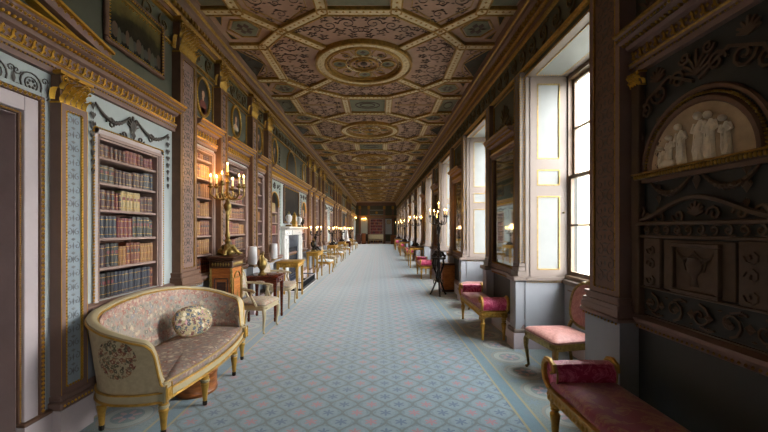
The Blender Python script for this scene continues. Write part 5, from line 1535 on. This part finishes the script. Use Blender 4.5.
for x, y in ((.05,.05),(.35,.05),(.05,.65),(.35,.65)): mb.box(x-.03,y-.03,0,x+.03,y+.03,.05)
mb.build('feet', M['black'], t)
t = thing('chestnut_chest', 'orange-brown upright chest beside the dark corner cabinet', 'cabinet', (-1.72,37.15,0))
MB().box(0,0,.06,.42,.5,1.05,.01).build('body', M['walnut'], t); MB().box(-.02,-.03,1.05,.44,.52,1.1,.01).build('cabinet_top', M['walnut'], t); MB().box(-.01,-.015,0,.43,.51,.06).build('plinth', M['dwalnut'], t)
d = MB().box(.05,-.012,.14,.37,0,.98,.004).build('door', M['walnut'], t); MB().ell((.33,-.022,.55), .014,.014,.014, 8, 5).build('knob', M['bronze'], d)
def sconce(loc, label, rz):
    t = thing('wall_sconce', label, 'sconce', loc, rz, 'lit sconces near the far end')
    mb = MB(); mb.lathe([(0,-.2),(.05,-.12),(.06,.05),(.03,.2),(0,.24)], n=10, sx=.4); mb.build('backplate', M['bronze'], t)
    for s in (-1,0,1):
        a = MB().tube([(.02,0,-.08),(.12,s*.08,-.12),(.2,s*.16,-.06),(.2,s*.16,.02)], .012, 6); a.lathe([(.01,.0),(.04,.02),(.02,.03),(.02,.06)], (.2,s*.16,0), 9); a = a.build('arm', M['bronze'], t)
        c = MB().lathe([(.014,0),(.014,.1),(0,.102)], n=8).build('candle', M['candle'], t, (.2,s*.16,.05)); MB().lathe([(0,0),(.012,.015),(.014,.03),(0,.075)], n=8).build('flame', M['flame'], c, (0,0,.1))
    return t
s1 = sconce((-1.5,Y1-.005,2.45), 'lit three-candle sconce on the far end wall, left of the bookcase', -pi/2)
dup(s1, (XL,34.6,2.45), 0, 'lit three-candle sconce on the left wall near the far corner')

# ------------------------------------------------------------------ outside
struct(MB().box(XR+.7,-40,-1.2,160,140,-1.0).build('ground_outside', M['lawn']))
t = MB(); t.box(14,22,-1,22,27,9); 
for i in range(8): t.box(14+i,22,9,14.5+i,22.5,9.8); t.box(14,22+.65*i,9,14.5,22.35+.65*i,9.8)
struct(t.build('wall_outside', M['stone']))

# ------------------------------------------------------------------ light
w = bpy.data.worlds.new('overcast'); SC.world = w; w.use_nodes = True; nt = w.node_tree
bg = nt.nodes['Background']
tc = nt.nodes.new('ShaderNodeTexCoord'); sp = nt.nodes.new('ShaderNodeSeparateXYZ'); nt.links.new(tc.outputs['Generated'], sp.inputs[0])
mr = nt.nodes.new('ShaderNodeMapRange'); nt.links.new(sp.outputs[2], mr.inputs[0]); mr.inputs[1].default_value = -.1; mr.inputs[2].default_value = .9
nt.links.new(ramp(nt, mr.outputs[0], [(0,(.96,.96,.95,1)),(.35,(1,.99,.97,1)),(1,(.93,.96,1,1))]), bg.inputs[0])
bg.inputs[1].default_value = SKY
for k, y in enumerate(WALL_WIN):  # first portal belongs to the window added behind the camera
    la = bpy.data.lights.new('window_daylight_portal', 'AREA'); la.shape = 'RECTANGLE'; la.size = 1.6; la.size_y = 2.6; la.cycles.is_portal = True
    o = bpy.data.objects.new('window_daylight_portal', la); COL.objects.link(o); o.location = (XR+.66,y,2.22); o.rotation_euler = (pi/2,0,-pi/2) if False else (0,pi/2,0)
    la.size, la.size_y = 2.6, 1.6
lamp_pts = [(-2.12,5.10,PH+1.2,9)]
lamp_pts += [(-2.02,11.62,1.65,5)]+[(-2.1,y+.5,1.65,5) for y in (15.4,19.6,25.6)]+[(1.40,8.45,2.05,6)]+[(1.5,y+.45,2.1,5) for y in (14.3,20.5,26.7)]+[(-1.5,Y1-.25,2.62,8),(XL+.25,34.6,2.62,8)]
for x, y, z, e in lamp_pts:
    la = bpy.data.lights.new('candle_light', 'POINT'); la.energy = e*LAMP; la.color = (1,.58,.25); la.shadow_soft_size = .12
    o = bpy.data.objects.new('candle_light', la); COL.objects.link(o); o.location = (x,y,z)

# ------------------------------------------------------------------ camera and colour management
cam = bpy.data.cameras.new('camera'); co_ = bpy.data.objects.new('camera', cam); COL.objects.link(co_)
co_.location = (0,0,1.54); co_.rotation_euler = (pi/2,0,0)
cam.sensor_width = 36; cam.lens = 363/768*36; cam.shift_x = 5.5/768; cam.shift_y = 13/768; cam.clip_start = .05; cam.clip_end = 400
SC.camera = co_
vs = SC.view_settings; vs.view_transform = 'Standard'; vs.look = 'None'; vs.exposure = EXPO; vs.gamma = 1.0; vs.use_curve_mapping = False
SC.cycles.use_denoising = True; SC.cycles.max_bounces = 8; SC.cycles.diffuse_bounces = 5; SC.cycles.transparent_max_bounces = 12; SC.cycles.sample_clamp_indirect = 8
